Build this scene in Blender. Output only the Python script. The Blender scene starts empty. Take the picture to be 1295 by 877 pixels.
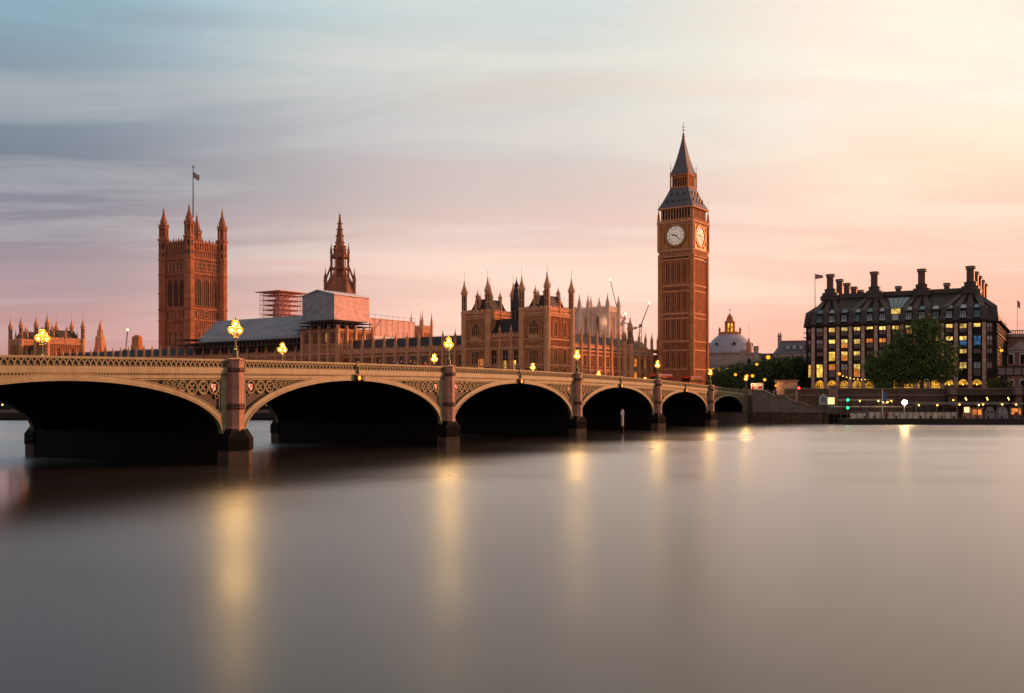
import bpy, bmesh, math, random
from mathutils import Vector, Matrix
R = math.radians
sc = bpy.context.scene
col = sc.collection
rnd = random.Random(7)

# ------------------------------------------------------------------ camera, sky, sun, exposure
F, CZ, HOR = 1270.0, 6.24, 504.0            # focal length in photo pixels, eye height, horizon row
cd = bpy.data.cameras.new('camera')
cam = bpy.data.objects.new('camera', cd); col.objects.link(cam)
cam.location = (0, 0, CZ); cam.rotation_euler = (R(90), 0, 0)
cd.sensor_width = 36; cd.lens = 36 * F / 1295; cd.shift_y = (HOR - 438.5) / 1295
cd.clip_start = 0.5; cd.clip_end = 12000
sc.camera = cam
sc.view_settings.view_transform = 'Standard'; sc.view_settings.look = 'None'
sc.view_settings.exposure = 0.0; sc.view_settings.gamma = 1.0; sc.view_settings.use_curve_mapping = False
sc.render.engine = 'CYCLES'
sc.cycles.use_denoising = True
sc.cycles.max_bounces = 6; sc.cycles.diffuse_bounces = 3; sc.cycles.glossy_bounces = 3
sc.cycles.sample_clamp_indirect = 6; sc.cycles.caustics_reflective = False; sc.cycles.caustics_refractive = False
sc.cycles.use_light_tree = True

def s2l(c):
    return tuple(((v / 255) / 12.92 if v / 255 <= .04045 else ((v / 255 + .055) / 1.055) ** 2.4) for v in c)

class NT:
    """small helper around a node tree"""
    def __init__(s, nt): s.nt = nt; nt.nodes.clear()
    def n(s, t, **kw):
        x = s.nt.nodes.new(t)
        for k, v in kw.items(): setattr(x, k, v)
        return x
    def l(s, a, b): s.nt.links.new(a, b)
    def put(s, sock, v):
        if hasattr(v, 'is_output') or isinstance(v, bpy.types.NodeSocket): s.l(v, sock)
        else: sock.default_value = v
    def math(s, op, a, b=None, c=None, clamp=False):
        x = s.n('ShaderNodeMath', operation=op); x.use_clamp = clamp
        s.put(x.inputs[0], a)
        if b is not None: s.put(x.inputs[1], b)
        if c is not None: s.put(x.inputs[2], c)
        return x.outputs[0]
    def mix(s, f, a, b, blend='MIX'):
        x = s.n('ShaderNodeMix', data_type='RGBA', blend_type=blend)
        s.put(x.inputs[0], f); s.put(x.inputs[6], a if not isinstance(a, tuple) else a[:3] + (1,)); s.put(x.inputs[7], b if not isinstance(b, tuple) else b[:3] + (1,))
        return x.outputs[2]
    def ramp(s, f, stops, interp='EASE'):
        x = s.n('ShaderNodeValToRGB'); x.color_ramp.interpolation = interp
        e = x.color_ramp.elements
        while len(e) < len(stops): e.new(.5)
        for i, (p, c) in enumerate(stops):
            e[i].position = p; e[i].color = (c[0], c[1], c[2], 1)
        s.l(f, x.inputs[0]); return x.outputs[0]
    def noise(s, vec, scale, detail=4, rough=.5, dist=0.0):
        x = s.n('ShaderNodeTexNoise'); s.l(vec, x.inputs['Vector'])
        x.inputs['Scale'].default_value = scale; x.inputs['Detail'].default_value = detail
        x.inputs['Roughness'].default_value = rough; x.inputs['Distortion'].default_value = dist
        return x.outputs['Fac']
    def mapr(s, v, a, b, c, d, smooth=True):
        x = s.n('ShaderNodeMapRange'); x.interpolation_type = 'SMOOTHSTEP' if smooth else 'LINEAR'; x.clamp = True
        s.l(v, x.inputs[0])
        for i, k in enumerate((a, b, c, d)): x.inputs[i + 1].default_value = k
        return x.outputs[0]
    def comb(s, x, y, z):
        n = s.n('ShaderNodeCombineXYZ'); s.put(n.inputs[0], x); s.put(n.inputs[1], y); s.put(n.inputs[2], z); return n.outputs[0]

SUN_AZ, SUN_EL = R(66), R(9.0)               # to the right of the view, just above the roofs
def build_world():
    w = bpy.data.worlds.new('World'); sc.world = w; w.use_nodes = True
    t = NT(w.node_tree)
    tc = t.n('ShaderNodeTexCoord'); sp = t.n('ShaderNodeSeparateXYZ'); t.l(tc.outputs['Generated'], sp.inputs[0])
    x, y, z = sp.outputs
    zc = t.math('MAXIMUM', z, 0.0)
    el = t.math('ARCSINE', t.math('MINIMUM', zc, 1.0))                 # radians
    az = t.math('ARCTAN2', x, y)                                        # 0 = view direction, + to the right
    # a slow drift so the bands are not perfectly level
    pl = t.comb(t.math('MULTIPLY', t.math('DIVIDE', x, t.math('ADD', zc, .10)), .32),
                t.math('MULTIPLY', t.math('DIVIDE', y, t.math('ADD', zc, .10)), 1.0), 0.0)
    big = t.noise(pl, .55, 3, .5, .4)
    fine = t.noise(pl, 1.7, 5, .55, .5)
    wob = t.math('MULTIPLY', t.math('SUBTRACT', big, .5), .10)
    e = t.math('DIVIDE', t.math('ADD', el, wob), R(60), clamp=True)     # 0..1 over 60 degrees
    S = lambda *c: s2l(c)
    d = lambda deg: deg / 60
    left = t.ramp(e, [(0, S(178, 124, 120)), (d(3), S(190, 142, 140)), (d(6), S(170, 144, 148)), (d(9), S(140, 132, 143)),
                      (d(12), S(116, 124, 138)), (d(16), S(130, 145, 158)), (d(19), S(134, 163, 178)), (d(22), S(134, 178, 196)), (d(36), S(58, 72, 82)), (1, S(56, 66, 76))])
    mid = t.ramp(e, [(0, S(240, 172, 152)), (d(4), S(248, 200, 178)), (d(7), S(244, 204, 186)), (d(9.5), S(222, 195, 184)),
                     (d(12), S(206, 193, 188)), (d(15), S(198, 193, 190)), (d(18), S(206, 206, 198)), (d(22), S(196, 206, 204)), (d(36), S(158, 152, 146)), (1, S(92, 94, 100))])
    right = t.ramp(e, [(0, S(238, 148, 122)), (d(3.5), S(244, 168, 146)), (d(7), S(248, 196, 172)), (d(9.5), S(245, 200, 178)),
                       (d(12.5), S(248, 222, 196)), (d(16), S(248, 235, 216)), (d(21), S(247, 234, 214)), (d(36), S(242, 220, 200)), (1, S(190, 172, 160))])
    back = t.ramp(e, [(0, S(196, 150, 142)), (d(10), S(196, 160, 158)), (d(30), S(150, 146, 158)), (1, S(110, 118, 130))])
    c = t.mix(t.mapr(az, R(-27), R(0), 0, 1), left, mid)
    c = t.mix(t.mapr(az, R(0), R(25), 0, 1), c, right)
    ab = t.math('ABSOLUTE', az)
    c = t.mix(t.mapr(ab, R(75), R(140), 0, 1), c, back)
    # long exposure cloud streaks
    k = t.mapr(fine, .36, .66, -.5, .5)
    kk = t.math('MULTIPLY', k, t.mapr(el, R(1), R(9), .25, 1.0))
    light = t.math('MAXIMUM', kk, 0.0); dark = t.math('MAXIMUM', t.math('MULTIPLY', kk, -1.0), 0.0)
    c = t.mix(t.math('MULTIPLY', light, .6), c, t.mix(t.mapr(az, R(-25), R(20), 0, 1), S(206, 202, 196), S(252, 238, 218)))
    c = t.mix(t.math('MULTIPLY', dark, .48), c, t.mix(t.mapr(az, R(-25), R(22), 0, 1), S(118, 124, 136), S(244, 188, 168)))
    lo = t.mapr(z, -.02, 0.0, 0.12, 1.0)
    c = t.mix(lo, S(40, 34, 32), c)
    sky = t.n('ShaderNodeTexSky', sky_type='NISHITA'); sky.sun_disc = False
    sky.sun_elevation = SUN_EL; sky.sun_rotation = SUN_AZ
    bg = t.n('ShaderNodeBackground'); t.l(c, bg.inputs[0]); bg.inputs[1].default_value = 1.15
    b2 = t.n('ShaderNodeBackground'); t.l(sky.outputs[0], b2.inputs[0]); b2.inputs[1].default_value = .004
    ad = t.n('ShaderNodeAddShader'); t.l(bg.outputs[0], ad.inputs[0]); t.l(b2.outputs[0], ad.inputs[1])
    out = t.n('ShaderNodeOutputWorld'); t.l(ad.outputs[0], out.inputs[0])
build_world()
sd = bpy.data.lights.new('sun', 'SUN'); sd.energy = 4.4; sd.angle = R(3); sd.color = (1.0, .34, .13)
sun = bpy.data.objects.new('sun', sd); col.objects.link(sun)
sdir = Vector((math.sin(SUN_AZ) * math.cos(SUN_EL), math.cos(SUN_AZ) * math.cos(SUN_EL), math.sin(SUN_EL)))
sun.rotation_euler = sdir.to_track_quat('Z', 'Y').to_euler()
sun.location = (300, 100, 200)

# ------------------------------------------------------------------ materials
def material(name, base, rough=.8, var=.25, scale=.6, dark=None, metal=0.0, bump=.0, brick=None, spec=.3, streak=0.0):
    m = bpy.data.materials.new(name); m.use_nodes = True
    t = NT(m.node_tree)
    tc = t.n('ShaderNodeTexCoord'); v = tc.outputs['Object']
    n1 = t.noise(v, scale, 5, .6); n2 = t.noise(v, scale * 7.3, 3, .6)
    f = t.math('ADD', t.math('MULTIPLY', n1, .65), t.math('MULTIPLY', n2, .35))
    b = Vector(base)
    dk = Vector(dark) if dark else b * .45
    c = t.mix(t.mapr(f, .32, .62, 0, 1), tuple(b * (1 - var) + dk * var), tuple(b * (1 + var * .35)))
    if streak:
        mp = t.n('ShaderNodeMapping'); t.l(v, mp.inputs[0]); mp.inputs['Scale'].default_value = (1.2, 1.2, .07)
        st = t.noise(mp.outputs[0], 1.3, 4, .6)
        c = t.mix(t.mapr(st, .5, .72, 0, streak), c, tuple(dk))
    hgt = n2
    if brick:
        sp = t.n('ShaderNodeSeparateXYZ'); t.l(v, sp.inputs[0])
        uv = t.comb(t.math('ADD', sp.outputs[0], sp.outputs[1]), sp.outputs[2], 0.0)
        bt = t.n('ShaderNodeTexBrick'); t.l(uv, bt.inputs['Vector'])
        bt.inputs['Scale'].default_value = 1.0; bt.inputs['Brick Width'].default_value = brick[0]; bt.inputs['Row Height'].default_value = brick[1]
        bt.inputs['Mortar Size'].default_value = brick[2]; bt.inputs['Mortar Smooth'].default_value = .3
        bt.inputs['Color1'].default_value = (1, 1, 1, 1); bt.inputs['Color2'].default_value = (.78, .78, .78, 1); bt.inputs['Mortar'].default_value = (.5, .5, .5, 1)
        c = t.mix(.85, c, bt.outputs['Color'], 'MULTIPLY')
        hgt = t.math('SUBTRACT', t.math('MULTIPLY', n2, .3), bt.outputs['Fac'])
    p = t.n('ShaderNodeBsdfPrincipled'); t.l(c, p.inputs['Base Color'])
    p.inputs['Roughness'].default_value = rough; p.inputs['Metallic'].default_value = metal; p.inputs['Specular IOR Level'].default_value = spec
    if bump:
        bm = t.n('ShaderNodeBump'); bm.inputs['Strength'].default_value = bump; bm.inputs['Distance'].default_value = .1
        t.l(hgt, bm.inputs['Height']); t.l(bm.outputs[0], p.inputs['Normal'])
    o = t.n('ShaderNodeOutputMaterial'); t.l(p.outputs[0], o.inputs[0])
    return m

def globe(name, colr, strength, clear=.5):
    m = bpy.data.materials.new(name); m.use_nodes = True
    t = NT(m.node_tree)
    e = t.n('ShaderNodeEmission'); e.inputs[0].default_value = (*colr, 1); e.inputs[1].default_value = strength
    tr = t.n('ShaderNodeBsdfTransparent'); mx = t.n('ShaderNodeMixShader'); mx.inputs[0].default_value = 1 - clear
    t.l(tr.outputs[0], mx.inputs[1]); t.l(e.outputs[0], mx.inputs[2])
    o = t.n('ShaderNodeOutputMaterial'); t.l(mx.outputs[0], o.inputs[0])
    return m
def bulb_light(parent, loc, power, colr=(1.0, .50, .10), radius=.2):
    key = ('bulb', round(power), colr, radius)
    ld = LAMPS.get(key)
    if ld is None:
        ld = bpy.data.lights.new('bulb', 'POINT'); ld.energy = power; ld.color = colr; ld.shadow_soft_size = radius; LAMPS[key] = ld
    o = put('bulb_light', ld, parent, loc); return o
LAMPS = {}
def emitter(name, colr, strength, var=0.0, scale=1.0):
    m = bpy.data.materials.new(name); m.use_nodes = True
    t = NT(m.node_tree)
    e = t.n('ShaderNodeEmission'); e.inputs[0].default_value = (*colr, 1); e.inputs[1].default_value = strength
    if var:
        tc = t.n('ShaderNodeNewGeometry'); f = t.noise(tc.outputs['Position'], scale, 3, .6); f2 = t.noise(tc.outputs['Position'], scale * .17, 1, .5)
        t.l(t.math('MULTIPLY', t.mapr(f, .35, .65, strength * (1 - var), strength * (1 + var)), t.mapr(f2, .35, .65, 1 - var * .8, 1.0 + var * .3)), e.inputs[1])
    o = t.n('ShaderNodeOutputMaterial'); t.l(e.outputs[0], o.inputs[0])
    return m

M = {}
M['palace'] = material('limestone', (.56, .25, .12), .85, .7, .35, bump=.35, brick=(1.5, .55, .02), streak=.5)
M['trim'] = material('carved limestone', (.66, .33, .17), .85, .45, .6, bump=.3, streak=.4)
M['panel'] = material('carved panelling', (.50, .21, .095), .85, .6, .8, bump=.2)
M['clockstone'] = material('honey limestone', (.62, .255, .10), .85, .45, .3, bump=.3, brick=(1.2, .5, .015), streak=.35)
M['towerstone'] = material('red brown limestone', (.44, .175, .09), .85, .6, .3, bump=.35, brick=(1.4, .6, .02), streak=.5)
M['spirestone'] = material('sooty limestone', (.30, .135, .08), .85, .55, .5, bump=.3, streak=.4)
M['abbey'] = material('pale limestone', (.78, .60, .47), .85, .25, .3, bump=.2, brick=(1.5, .6, .02))
M['slate'] = material('slate roof', (.050, .046, .046), .55, .35, 1.2, bump=.3, brick=(.9, .45, .03))
M['paleslate'] = material('pale cast iron roof tiles', (.17, .17, .175), .5, .3, 1.0, bump=.3, brick=(.8, .5, .03))
M['lead'] = material('lead roof', (.17, .18, .20), .5, .3, .5, bump=.15)
M['gold'] = material('gilded stone', (.50, .25, .075), .5, .3, 1.5, metal=.1)
M['glass'] = material('dark window glass', (.010, .009, .009), .4, .3, .5, spec=.15)
M['leadglass'] = material('leaded glass', (.018, .013, .011), .45, .5, 1.5, spec=.15)
M['paint'] = material('pale green bridge paint', (.225, .225, .135), .5, .5, .5, bump=.06, streak=.65, dark=(.16, .14, .09))
M['backdark'] = material('pierced parapet darkness', (.10, .10, .06), .55, .4, .9)  # stands for the darkness seen through the pierced parapet
M['paintmid'] = material('olive tracery paint', (.19, .175, .085), .55, .35, .9)
M['recess'] = material('shade dark iron panel', (.016, .016, .010), .6, .4, .9)  # recess shadow put into the panel colour
M['soffit'] = material('shade dark iron soffit', (.010, .009, .008), .9, .4, .4, spec=.08)  # shade under the arches put into the iron's colour
M['granite'] = material('pink granite', (.42, .22, .145), .7, .45, 1.2, bump=.15, streak=.35, dark=(.12, .06, .045))
M['granitedark'] = material('weathered granite band', (.12, .055, .04), .7, .4, 1.2)
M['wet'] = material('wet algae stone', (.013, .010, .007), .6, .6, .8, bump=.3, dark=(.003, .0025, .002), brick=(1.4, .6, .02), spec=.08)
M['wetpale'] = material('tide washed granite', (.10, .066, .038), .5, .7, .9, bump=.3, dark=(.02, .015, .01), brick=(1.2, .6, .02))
M['asphalt'] = material('asphalt', (.05, .05, .05), .9, .2, 2)
M['paving'] = material('paving slabs', (.2, .185, .165), .85, .25, .8, brick=(.9, .6, .01))
M['earth'] = material('city ground', (.11, .10, .085), .9, .3, .05)
M['iron'] = material('lamp iron green', (.06, .075, .045), .45, .3, 3)
M['black'] = material('black iron', (.015, .015, .015), .5, .3, 3)
M['bronze'] = material('dark bronze roof', (.085, .07, .062), .5, .35, .9, bump=.25, brick=(1.2, .5, .04), metal=.2)
M['bronzedark'] = material('bronze frame', (.022, .016, .014), .5, .3, 2, metal=.2)
M['chimney'] = material('bronze chimney', (.15, .085, .06), .5, .3, .8, metal=.3, brick=(.5, .45, .03))
M['sandpillar'] = material('sandstone pillar', (.54, .34, .24), .8, .25, 1.2, bump=.15, brick=(3.0, .9, .02))
M['sheetshade'] = material('white shade-toned sheeting', (.31, .325, .34), .6, .3, .25, bump=.6, streak=.2)  # shaded copy of the white sheeting, its shade put into the colour
M['sheetlit'] = material('white sunset-tinted sheeting', (.74, .47, .43), .6, .25, .3, bump=.6)  # lit copy of the white sheeting, pink sunset glow put into the colour
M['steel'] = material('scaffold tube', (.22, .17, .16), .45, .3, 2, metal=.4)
M['steelred'] = material('sunset pink and red tube', (.85, .50, .46), .5, .3, 2)  # sunset pink put into the scaffold tubes; also serves red crane steel
M['board'] = material('sunset pink boards', (.62, .36, .32), .8, .4, 2)  # pink evening light put into the board colour
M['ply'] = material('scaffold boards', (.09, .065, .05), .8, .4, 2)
M['white'] = material('white paint', (.75, .73, .70), .5, .15, 1)
M['offwhite'] = material('weathered cream panel', (.60, .54, .41), .6, .5, 1.1, streak=.5, dark=(.12, .10, .08))
M['wall'] = material('embankment granite', (.115, .08, .06), .8, .4, .6, bump=.4, brick=(1.7, .65, .04), streak=.35)
M['wallpale'] = material('stair granite', (.24, .20, .165), .8, .4, .6, bump=.45, brick=(1.3, .5, .04), streak=.3)
M['coping'] = material('granite coping', (.20, .15, .115), .75, .35, .9, bump=.2)
M['red'] = material('red paint', (.55, .03, .02), .35, .15, 1)
M['darkhull'] = material('black hull', (.012, .011, .01), .45, .3, 1)
M['skin'] = material('skin', (.42, .24, .17), .6, .1, 4)
M['cloth'] = material('dark cloth', (.02, .02, .025), .9, .3, 5)
M['clothred'] = material('red cloth', (.50, .03, .03), .9, .2, 5)
M['clothblue'] = material('navy cloth', (.03, .045, .09), .9, .2, 5)
M['clothpale'] = material('pale cloth', (.45, .42, .40), .9, .2, 5)
M['hair'] = material('brown hair', (.03, .018, .01), .7, .3, 8)
M['bark'] = material('bark', (.07, .05, .035), .9, .4, 2, bump=.5)
M['leaf'] = material('plane leaves', (.075, .135, .032), .6, .7, .55, dark=(.012, .026, .008))
M['leafdark'] = material('dark leaves', (.05, .095, .026), .6, .6, .25, dark=(.010, .022, .008))
M['dial'] = material('opal dial glass', (.62, .56, .52), .45, .06, .8)
for nd in M['dial'].node_tree.nodes:
    if nd.type == 'BSDF_PRINCIPLED': nd.inputs['Emission Color'].default_value = (1.0, .78, .60, 1); nd.inputs['Emission Strength'].default_value = .30
M['dialframe'] = material('black dial iron', (.012, .012, .014), .5, .2, 2)
M['dome'] = material('lead dome', (.40, .38, .42), .45, .3, .3, streak=.25)
M['portland'] = material('portland stone', (.48, .40, .34), .8, .25, .4, bump=.2, brick=(1.4, .6, .02))
M['redbrick'] = material('banded brick', (.40, .20, .15), .85, .3, .5, bump=.2, brick=(.9, .9, .05))
M['tyre'] = material('tyre rubber', (.015, .015, .015), .8, .2, 4)
M['greysteel'] = material('grey steel', (.16, .15, .14), .45, .3, 1.5)
M['wood'] = material('weathered timber', (.16, .12, .085), .85, .5, 2, streak=.4)
M['flag'] = material('faded flag cloth', (.45, .25, .25), .8, .3, 1)
M['bluecloth'] = material('blue banner cloth', (.06, .16, .24), .8, .3, 1)
M['mint'] = material('pale green sign', (.34, .46, .38), .5, .3, 2)
M['globe'] = globe('lit lamp globe', (1.0, .27, .012), 2.8, .45)
M['core'] = globe('white hot lamp core', (1.0, .66, .20), 22, .5)
M['globefar'] = globe('lit street lamp', (1.0, .27, .015), 3.2, .3)
M['warmwin'] = emitter('warm lit room', (1.0, .58, .10), 1.2, .5, .6)
M['ceilwin'] = emitter('lit office ceiling', (1.0, .66, .17), 1.1, .5, .7)
M['dimwin'] = material('window reflecting dusk', (.20, .15, .14), .3, .5, 1.5)
M['palewin'] = material('pale blind behind glass', (.40, .45, .46), .25, .35, .8)
M['skywin'] = material('teal reflecting glass', (.16, .27, .29), .2, .3, .8)
M['ceildim'] = emitter('dim office ceiling', (1.0, .62, .18), .6, .5, 1.5)
M['bluewin'] = emitter('blue screen', (.10, .28, .55), .38, .8, 2)
M['arcade'] = emitter('lit arcade', (1.0, .46, .05), .95, .6, .8)
M['orangewin'] = emitter('orange lit room', (1.0, .30, .06), .8, .4, 1)
M['redlight'] = emitter('red lamp', (1.0, .02, .015), 14)
M['navlight'] = emitter('amber navigation lamp', (1.0, .13, .015), 7)
M['greenlight'] = emitter('green lamp', (.02, 1.0, .20), 6)
M['flood'] = emitter('white flood lamp', (1.0, .66, .26), 90)
M['deckbulb'] = emitter('warm bulb', (1.0, .55, .10), 9)
M['bulb'] = emitter('festoon bulb', (1.0, .52, .05), 7)
M['kiosk'] = emitter('lit kiosk panel', (1.0, .72, .30), 1.5, .2, 1)
M['cranelamp'] = emitter('crane lamp', (1.0, .50, .22), 5)
M['clockglow'] = M['gold']

# ------------------------------------------------------------------ mesh helper
def ngon(cx, cy, r, n, rot=0.0):
    return [(cx + r * math.cos(rot + 2 * math.pi * i / n), cy + r * math.sin(rot + 2 * math.pi * i / n)) for i in range(n)]
OCT = math.pi / 8

class MB:
    def __init__(s, zb=0.0, T=None): s.v = []; s.f = []; s.mi = []; s.m = 0; s.zb = zb; s.T = T
    def pv(s, p):
        p = Vector(p)
        if s.T is not None: p = s.T @ p
        s.v.append((p.x, p.y, p.z - s.zb)); return len(s.v) - 1
    def face(s, idx): s.f.append(idx); s.mi.append(s.m)
    def poly(s, pts): s.face([s.pv(p) for p in pts])
    def loft(s, rings, cap=True, closed=True):
        ids = [[s.pv(p) for p in r] for r in rings]
        n = len(ids[0])
        for a, b in zip(ids, ids[1:]):
            for i in range(n if closed else n - 1):
                j = (i + 1) % n; s.face([a[i], a[j], b[j], b[i]])
        if cap: s.face(ids[0][::-1]); s.face(ids[-1])
    def box(s, x0, x1, y0, y1, z0, z1):
        s.loft([[(x0, y0, z), (x1, y0, z), (x1, y1, z), (x0, y1, z)] for z in (z0, z1)])
    def prism(s, poly, z0, z1):
        s.loft([[(p[0], p[1], z) for p in poly] for z in (z0, z1)])
    def frus(s, cx, cy, prof, n=8, rot=OCT, sq=None):
        """stack of n-gons: prof = [(r, z), ...]"""
        s.loft([[(p[0], p[1], z) for p in ngon(cx, cy, max(r, .004), n, rot)] for r, z in prof])
    def sqf(s, cx, cy, prof):
        """stack of squares with half side r"""
        s.loft([[(cx - r, cy - r, z), (cx + r, cy - r, z), (cx + r, cy + r, z), (cx - r, cy + r, z)] for r, z in prof])
    def xz(s, poly, y0, y1):
        s.loft([[(p[0], y, p[1]) for p in poly] for y in (y0, y1)])
    def tube(s, a, b, r, n=6, r2=None):
        a = Vector(a); b = Vector(b); d = (b - a)
        if d.length < 1e-6: return
        q = d.to_track_quat('Z', 'Y'); r2 = r if r2 is None else r2
        s.loft([[tuple(c + q @ Vector((rr * math.cos(2 * math.pi * i / n), rr * math.sin(2 * math.pi * i / n), 0))) for i in range(n)] for c, rr in ((a, r), (b, r2))])
    def ball(s, c, r, seg=10, rings=6, sz=1.0):
        rr = []
        for i in range(rings + 1):
            t = math.pi * i / rings
            rr.append([(c[0] + max(r * math.sin(t), .002) * math.cos(2 * math.pi * k / seg), c[1] + max(r * math.sin(t), .002) * math.sin(2 * math.pi * k / seg), c[2] - r * sz * math.cos(t)) for k in range(seg)])
        s.loft(rr)
    def ringxz(s, cx, cz, y0, y1, r0, r1, n=24, a0=0, a1=2 * math.pi, ex=1.0):
        full = abs(a1 - a0 - 2 * math.pi) < 1e-4
        m = n if full else n + 1
        sec = []
        for i in range(m):
            a = a0 + (a1 - a0) * i / n
            c, w = math.cos(a) * ex, math.sin(a)
            sec.append([(cx + r0 * c, y0, cz + r0 * w), (cx + r1 * c, y0, cz + r1 * w), (cx + r1 * c, y1, cz + r1 * w), (cx + r0 * c, y1, cz + r0 * w)])
        if full: sec.append(sec[0])
        s.loft(sec, cap=not full)
    def mesh(s, name, mats, smooth=False):
        me = bpy.data.meshes.new(name); me.from_pydata(s.v, [], s.f)
        for k in (mats if isinstance(mats, (list, tuple)) else [mats]): me.materials.append(M[k] if isinstance(k, str) else k)
        me.polygons.foreach_set('material_index', s.mi)
        bm = bmesh.new(); bm.from_mesh(me); bmesh.ops.recalc_face_normals(bm, faces=bm.faces); bm.to_mesh(me); bm.free()
        if smooth: me.polygons.foreach_set('use_smooth', [True] * len(me.polygons))
        me.update(); return me
    def build(s, name, mats, parent=None, loc=None, rot=0, smooth=False):
        return put(name, s.mesh(name, mats, smooth), parent, loc, rot)

def put(name, me, parent=None, loc=None, rot=0.0):
    o = bpy.data.objects.new(name, me); col.objects.link(o)
    if parent is not None: o.parent = parent
    if loc is not None: o.location = loc
    if rot: o.rotation_euler = (0, 0, rot)
    return o
def tag(o, label, cat, group=None, kind=None):
    o['label'] = label; o['category'] = cat
    if group: o['group'] = group
    if kind: o['kind'] = kind
    return o
def thing(name, label, cat, loc, rot=0.0, group=None):
    return tag(put(name, None, None, loc, rot), label, cat, group)
def struct(o): o['kind'] = 'structure'; return o
def dup(root, loc, rot=None, label=None, group=None, scale=None):
    r = root.copy(); col.objects.link(r); r.location = loc
    if rot is not None: r.rotation_euler = (0, 0, rot)
    if label: r['label'] = label
    if group: r['group'] = group
    if scale: r.scale = scale
    for ch in list(root.children):
        c = ch.copy(); col.objects.link(c); c.parent = r
        for g in list(ch.children):
            d = g.copy(); col.objects.link(d); d.parent = c
    return r
def T(x=0, y=0, z=0, rot=0): return Matrix.Translation((x, y, z)) @ Matrix.Rotation(rot, 4, 'Z')
def X(px, Y): return (px - 647.5) / F * Y
def Z(py, Y): return CZ + (HOR - py) / F * Y

GZ = 7.1                                        # street level on the far bank
# frames -----------------------------------------------------------
BO = Vector((59.55, 257.35, 0)); EO = Vector((60.3, 257.35, 0)); BR = math.atan2(.8825, .4703)           # bridge: x along it to the west bank, y away from the camera
PO = Vector((10.26, 293.0, GZ)); PR = math.atan2(-.572, .82)            # palace: x to the right along the river front, y into it
ER = R(-29)                                                              # embankment and office block
def W(o, r, x, y, z=None):
    c, s = math.cos(r), math.sin(r)
    return Vector((o.x + c * x - s * y, o.y + s * x + c * y, o.z if z is None else z))
def BW(x, y, z=0): return W(BO, BR, x, y, z)
def PW(x, y, z=GZ): return W(PO, PR, x, y, z)
def EW(x, y, z=0): return W(EO, ER, x, y, z)
#@@SPLIT
# ------------------------------------------------------------------ river, ground
def build_setting():
    m = bpy.data.materials.new('river water'); m.use_nodes = True
    t = NT(m.node_tree)
    tc = t.n('ShaderNodeTexCoord'); mp = t.n('ShaderNodeMapping'); t.l(tc.outputs['Object'], mp.inputs[0])
    mp.inputs['Scale'].default_value = (.35, 1.0, 1); mp.inputs['Rotation'].default_value = (0, 0, R(12))
    n1 = t.noise(mp.outputs[0], .03, 2, .5, .4)
    df = t.n('ShaderNodeBsdfDiffuse'); df.inputs[0].default_value = (.034, .029, .025, 1)
    gl = t.n('ShaderNodeBsdfGlossy'); gl.inputs[0].default_value = (.96, .95, .94, 1)
    sp = t.n('ShaderNodeSeparateXYZ'); t.l(tc.outputs['Object'], sp.inputs[0])
    # calmer, glossier water in the lee of the bridge piers
    yb = t.math('ADD', t.math('MULTIPLY', t.math('SUBTRACT', sp.outputs[0], BO.x), -.8825), t.math('MULTIPLY', t.math('SUBTRACT', sp.outputs[1], BO.y), .4703))
    t.l(t.math('MULTIPLY', t.mapr(n1, .3, .7, .29, .40), t.math('MAXIMUM', t.mapr(yb, -36, -6, 1.0, .40), t.mapr(yb, 6, 24, .40, 1.0))), gl.inputs['Roughness'])
    fr = t.n('ShaderNodeFresnel'); fr.inputs[0].default_value = 1.42
    p = t.n('ShaderNodeMixShader'); t.l(fr.outputs[0], p.inputs[0]); t.l(df.outputs[0], p.inputs[1]); t.l(gl.outputs[0], p.inputs[2])
    o = t.n('ShaderNodeOutputMaterial'); t.l(p.outputs[0], o.inputs[0])
    M['water'] = m
    b = MB(); b.poly([(-4000, -400, 0), (4000, -400, 0), (4000, 5000, 0), (-4000, 5000, 0)])
    struct(b.build('river_water', 'water'))
    pts = [PW(34.6, -3.9, GZ), PW(30, -10, GZ), PW(-332, -10, GZ), (-1200, 1400, GZ), (-4000, 1800, GZ), (-4000, 6000, GZ), (4500, 6000, GZ), (4500, 256, GZ), (150, 252, GZ), EW(25, 7, GZ), EW(8, 7, GZ), EW(1, 1, GZ)]
    b = MB()
    b.loft([[(p[0], p[1], z) for p in pts] for z in (-3, GZ)])
    struct(b.build('ground', 'earth'))
    q = [BW(0, 3), BW(160, 3), BW(160, 24), BW(0, 24)]
    b = MB(); b.poly([(p.x, p.y, GZ + .006) for p in q]); struct(b.build('road', 'asphalt'))
    b = MB()
    for y0, y1 in ((-.5, 3), (24, 27.5)):
        q = [BW(.4, y0), BW(110, y0), BW(110, y1), BW(.4, y1)]
        b.prism([(p.x, p.y) for p in q], GZ - .2, GZ + .14)
    struct(b.build('pavement', 'paving'))
    # near bank behind and left of the camera, where the bridge lands
    q = [BW(-250.2, -60), BW(-250.2, 90), BW(-420, 90), BW(-420, -60)]
    b = MB(); b.prism([(p.x, p.y) for p in q], -3, 7.0); struct(b.build('riverbank', 'earth'))
build_setting()

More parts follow.
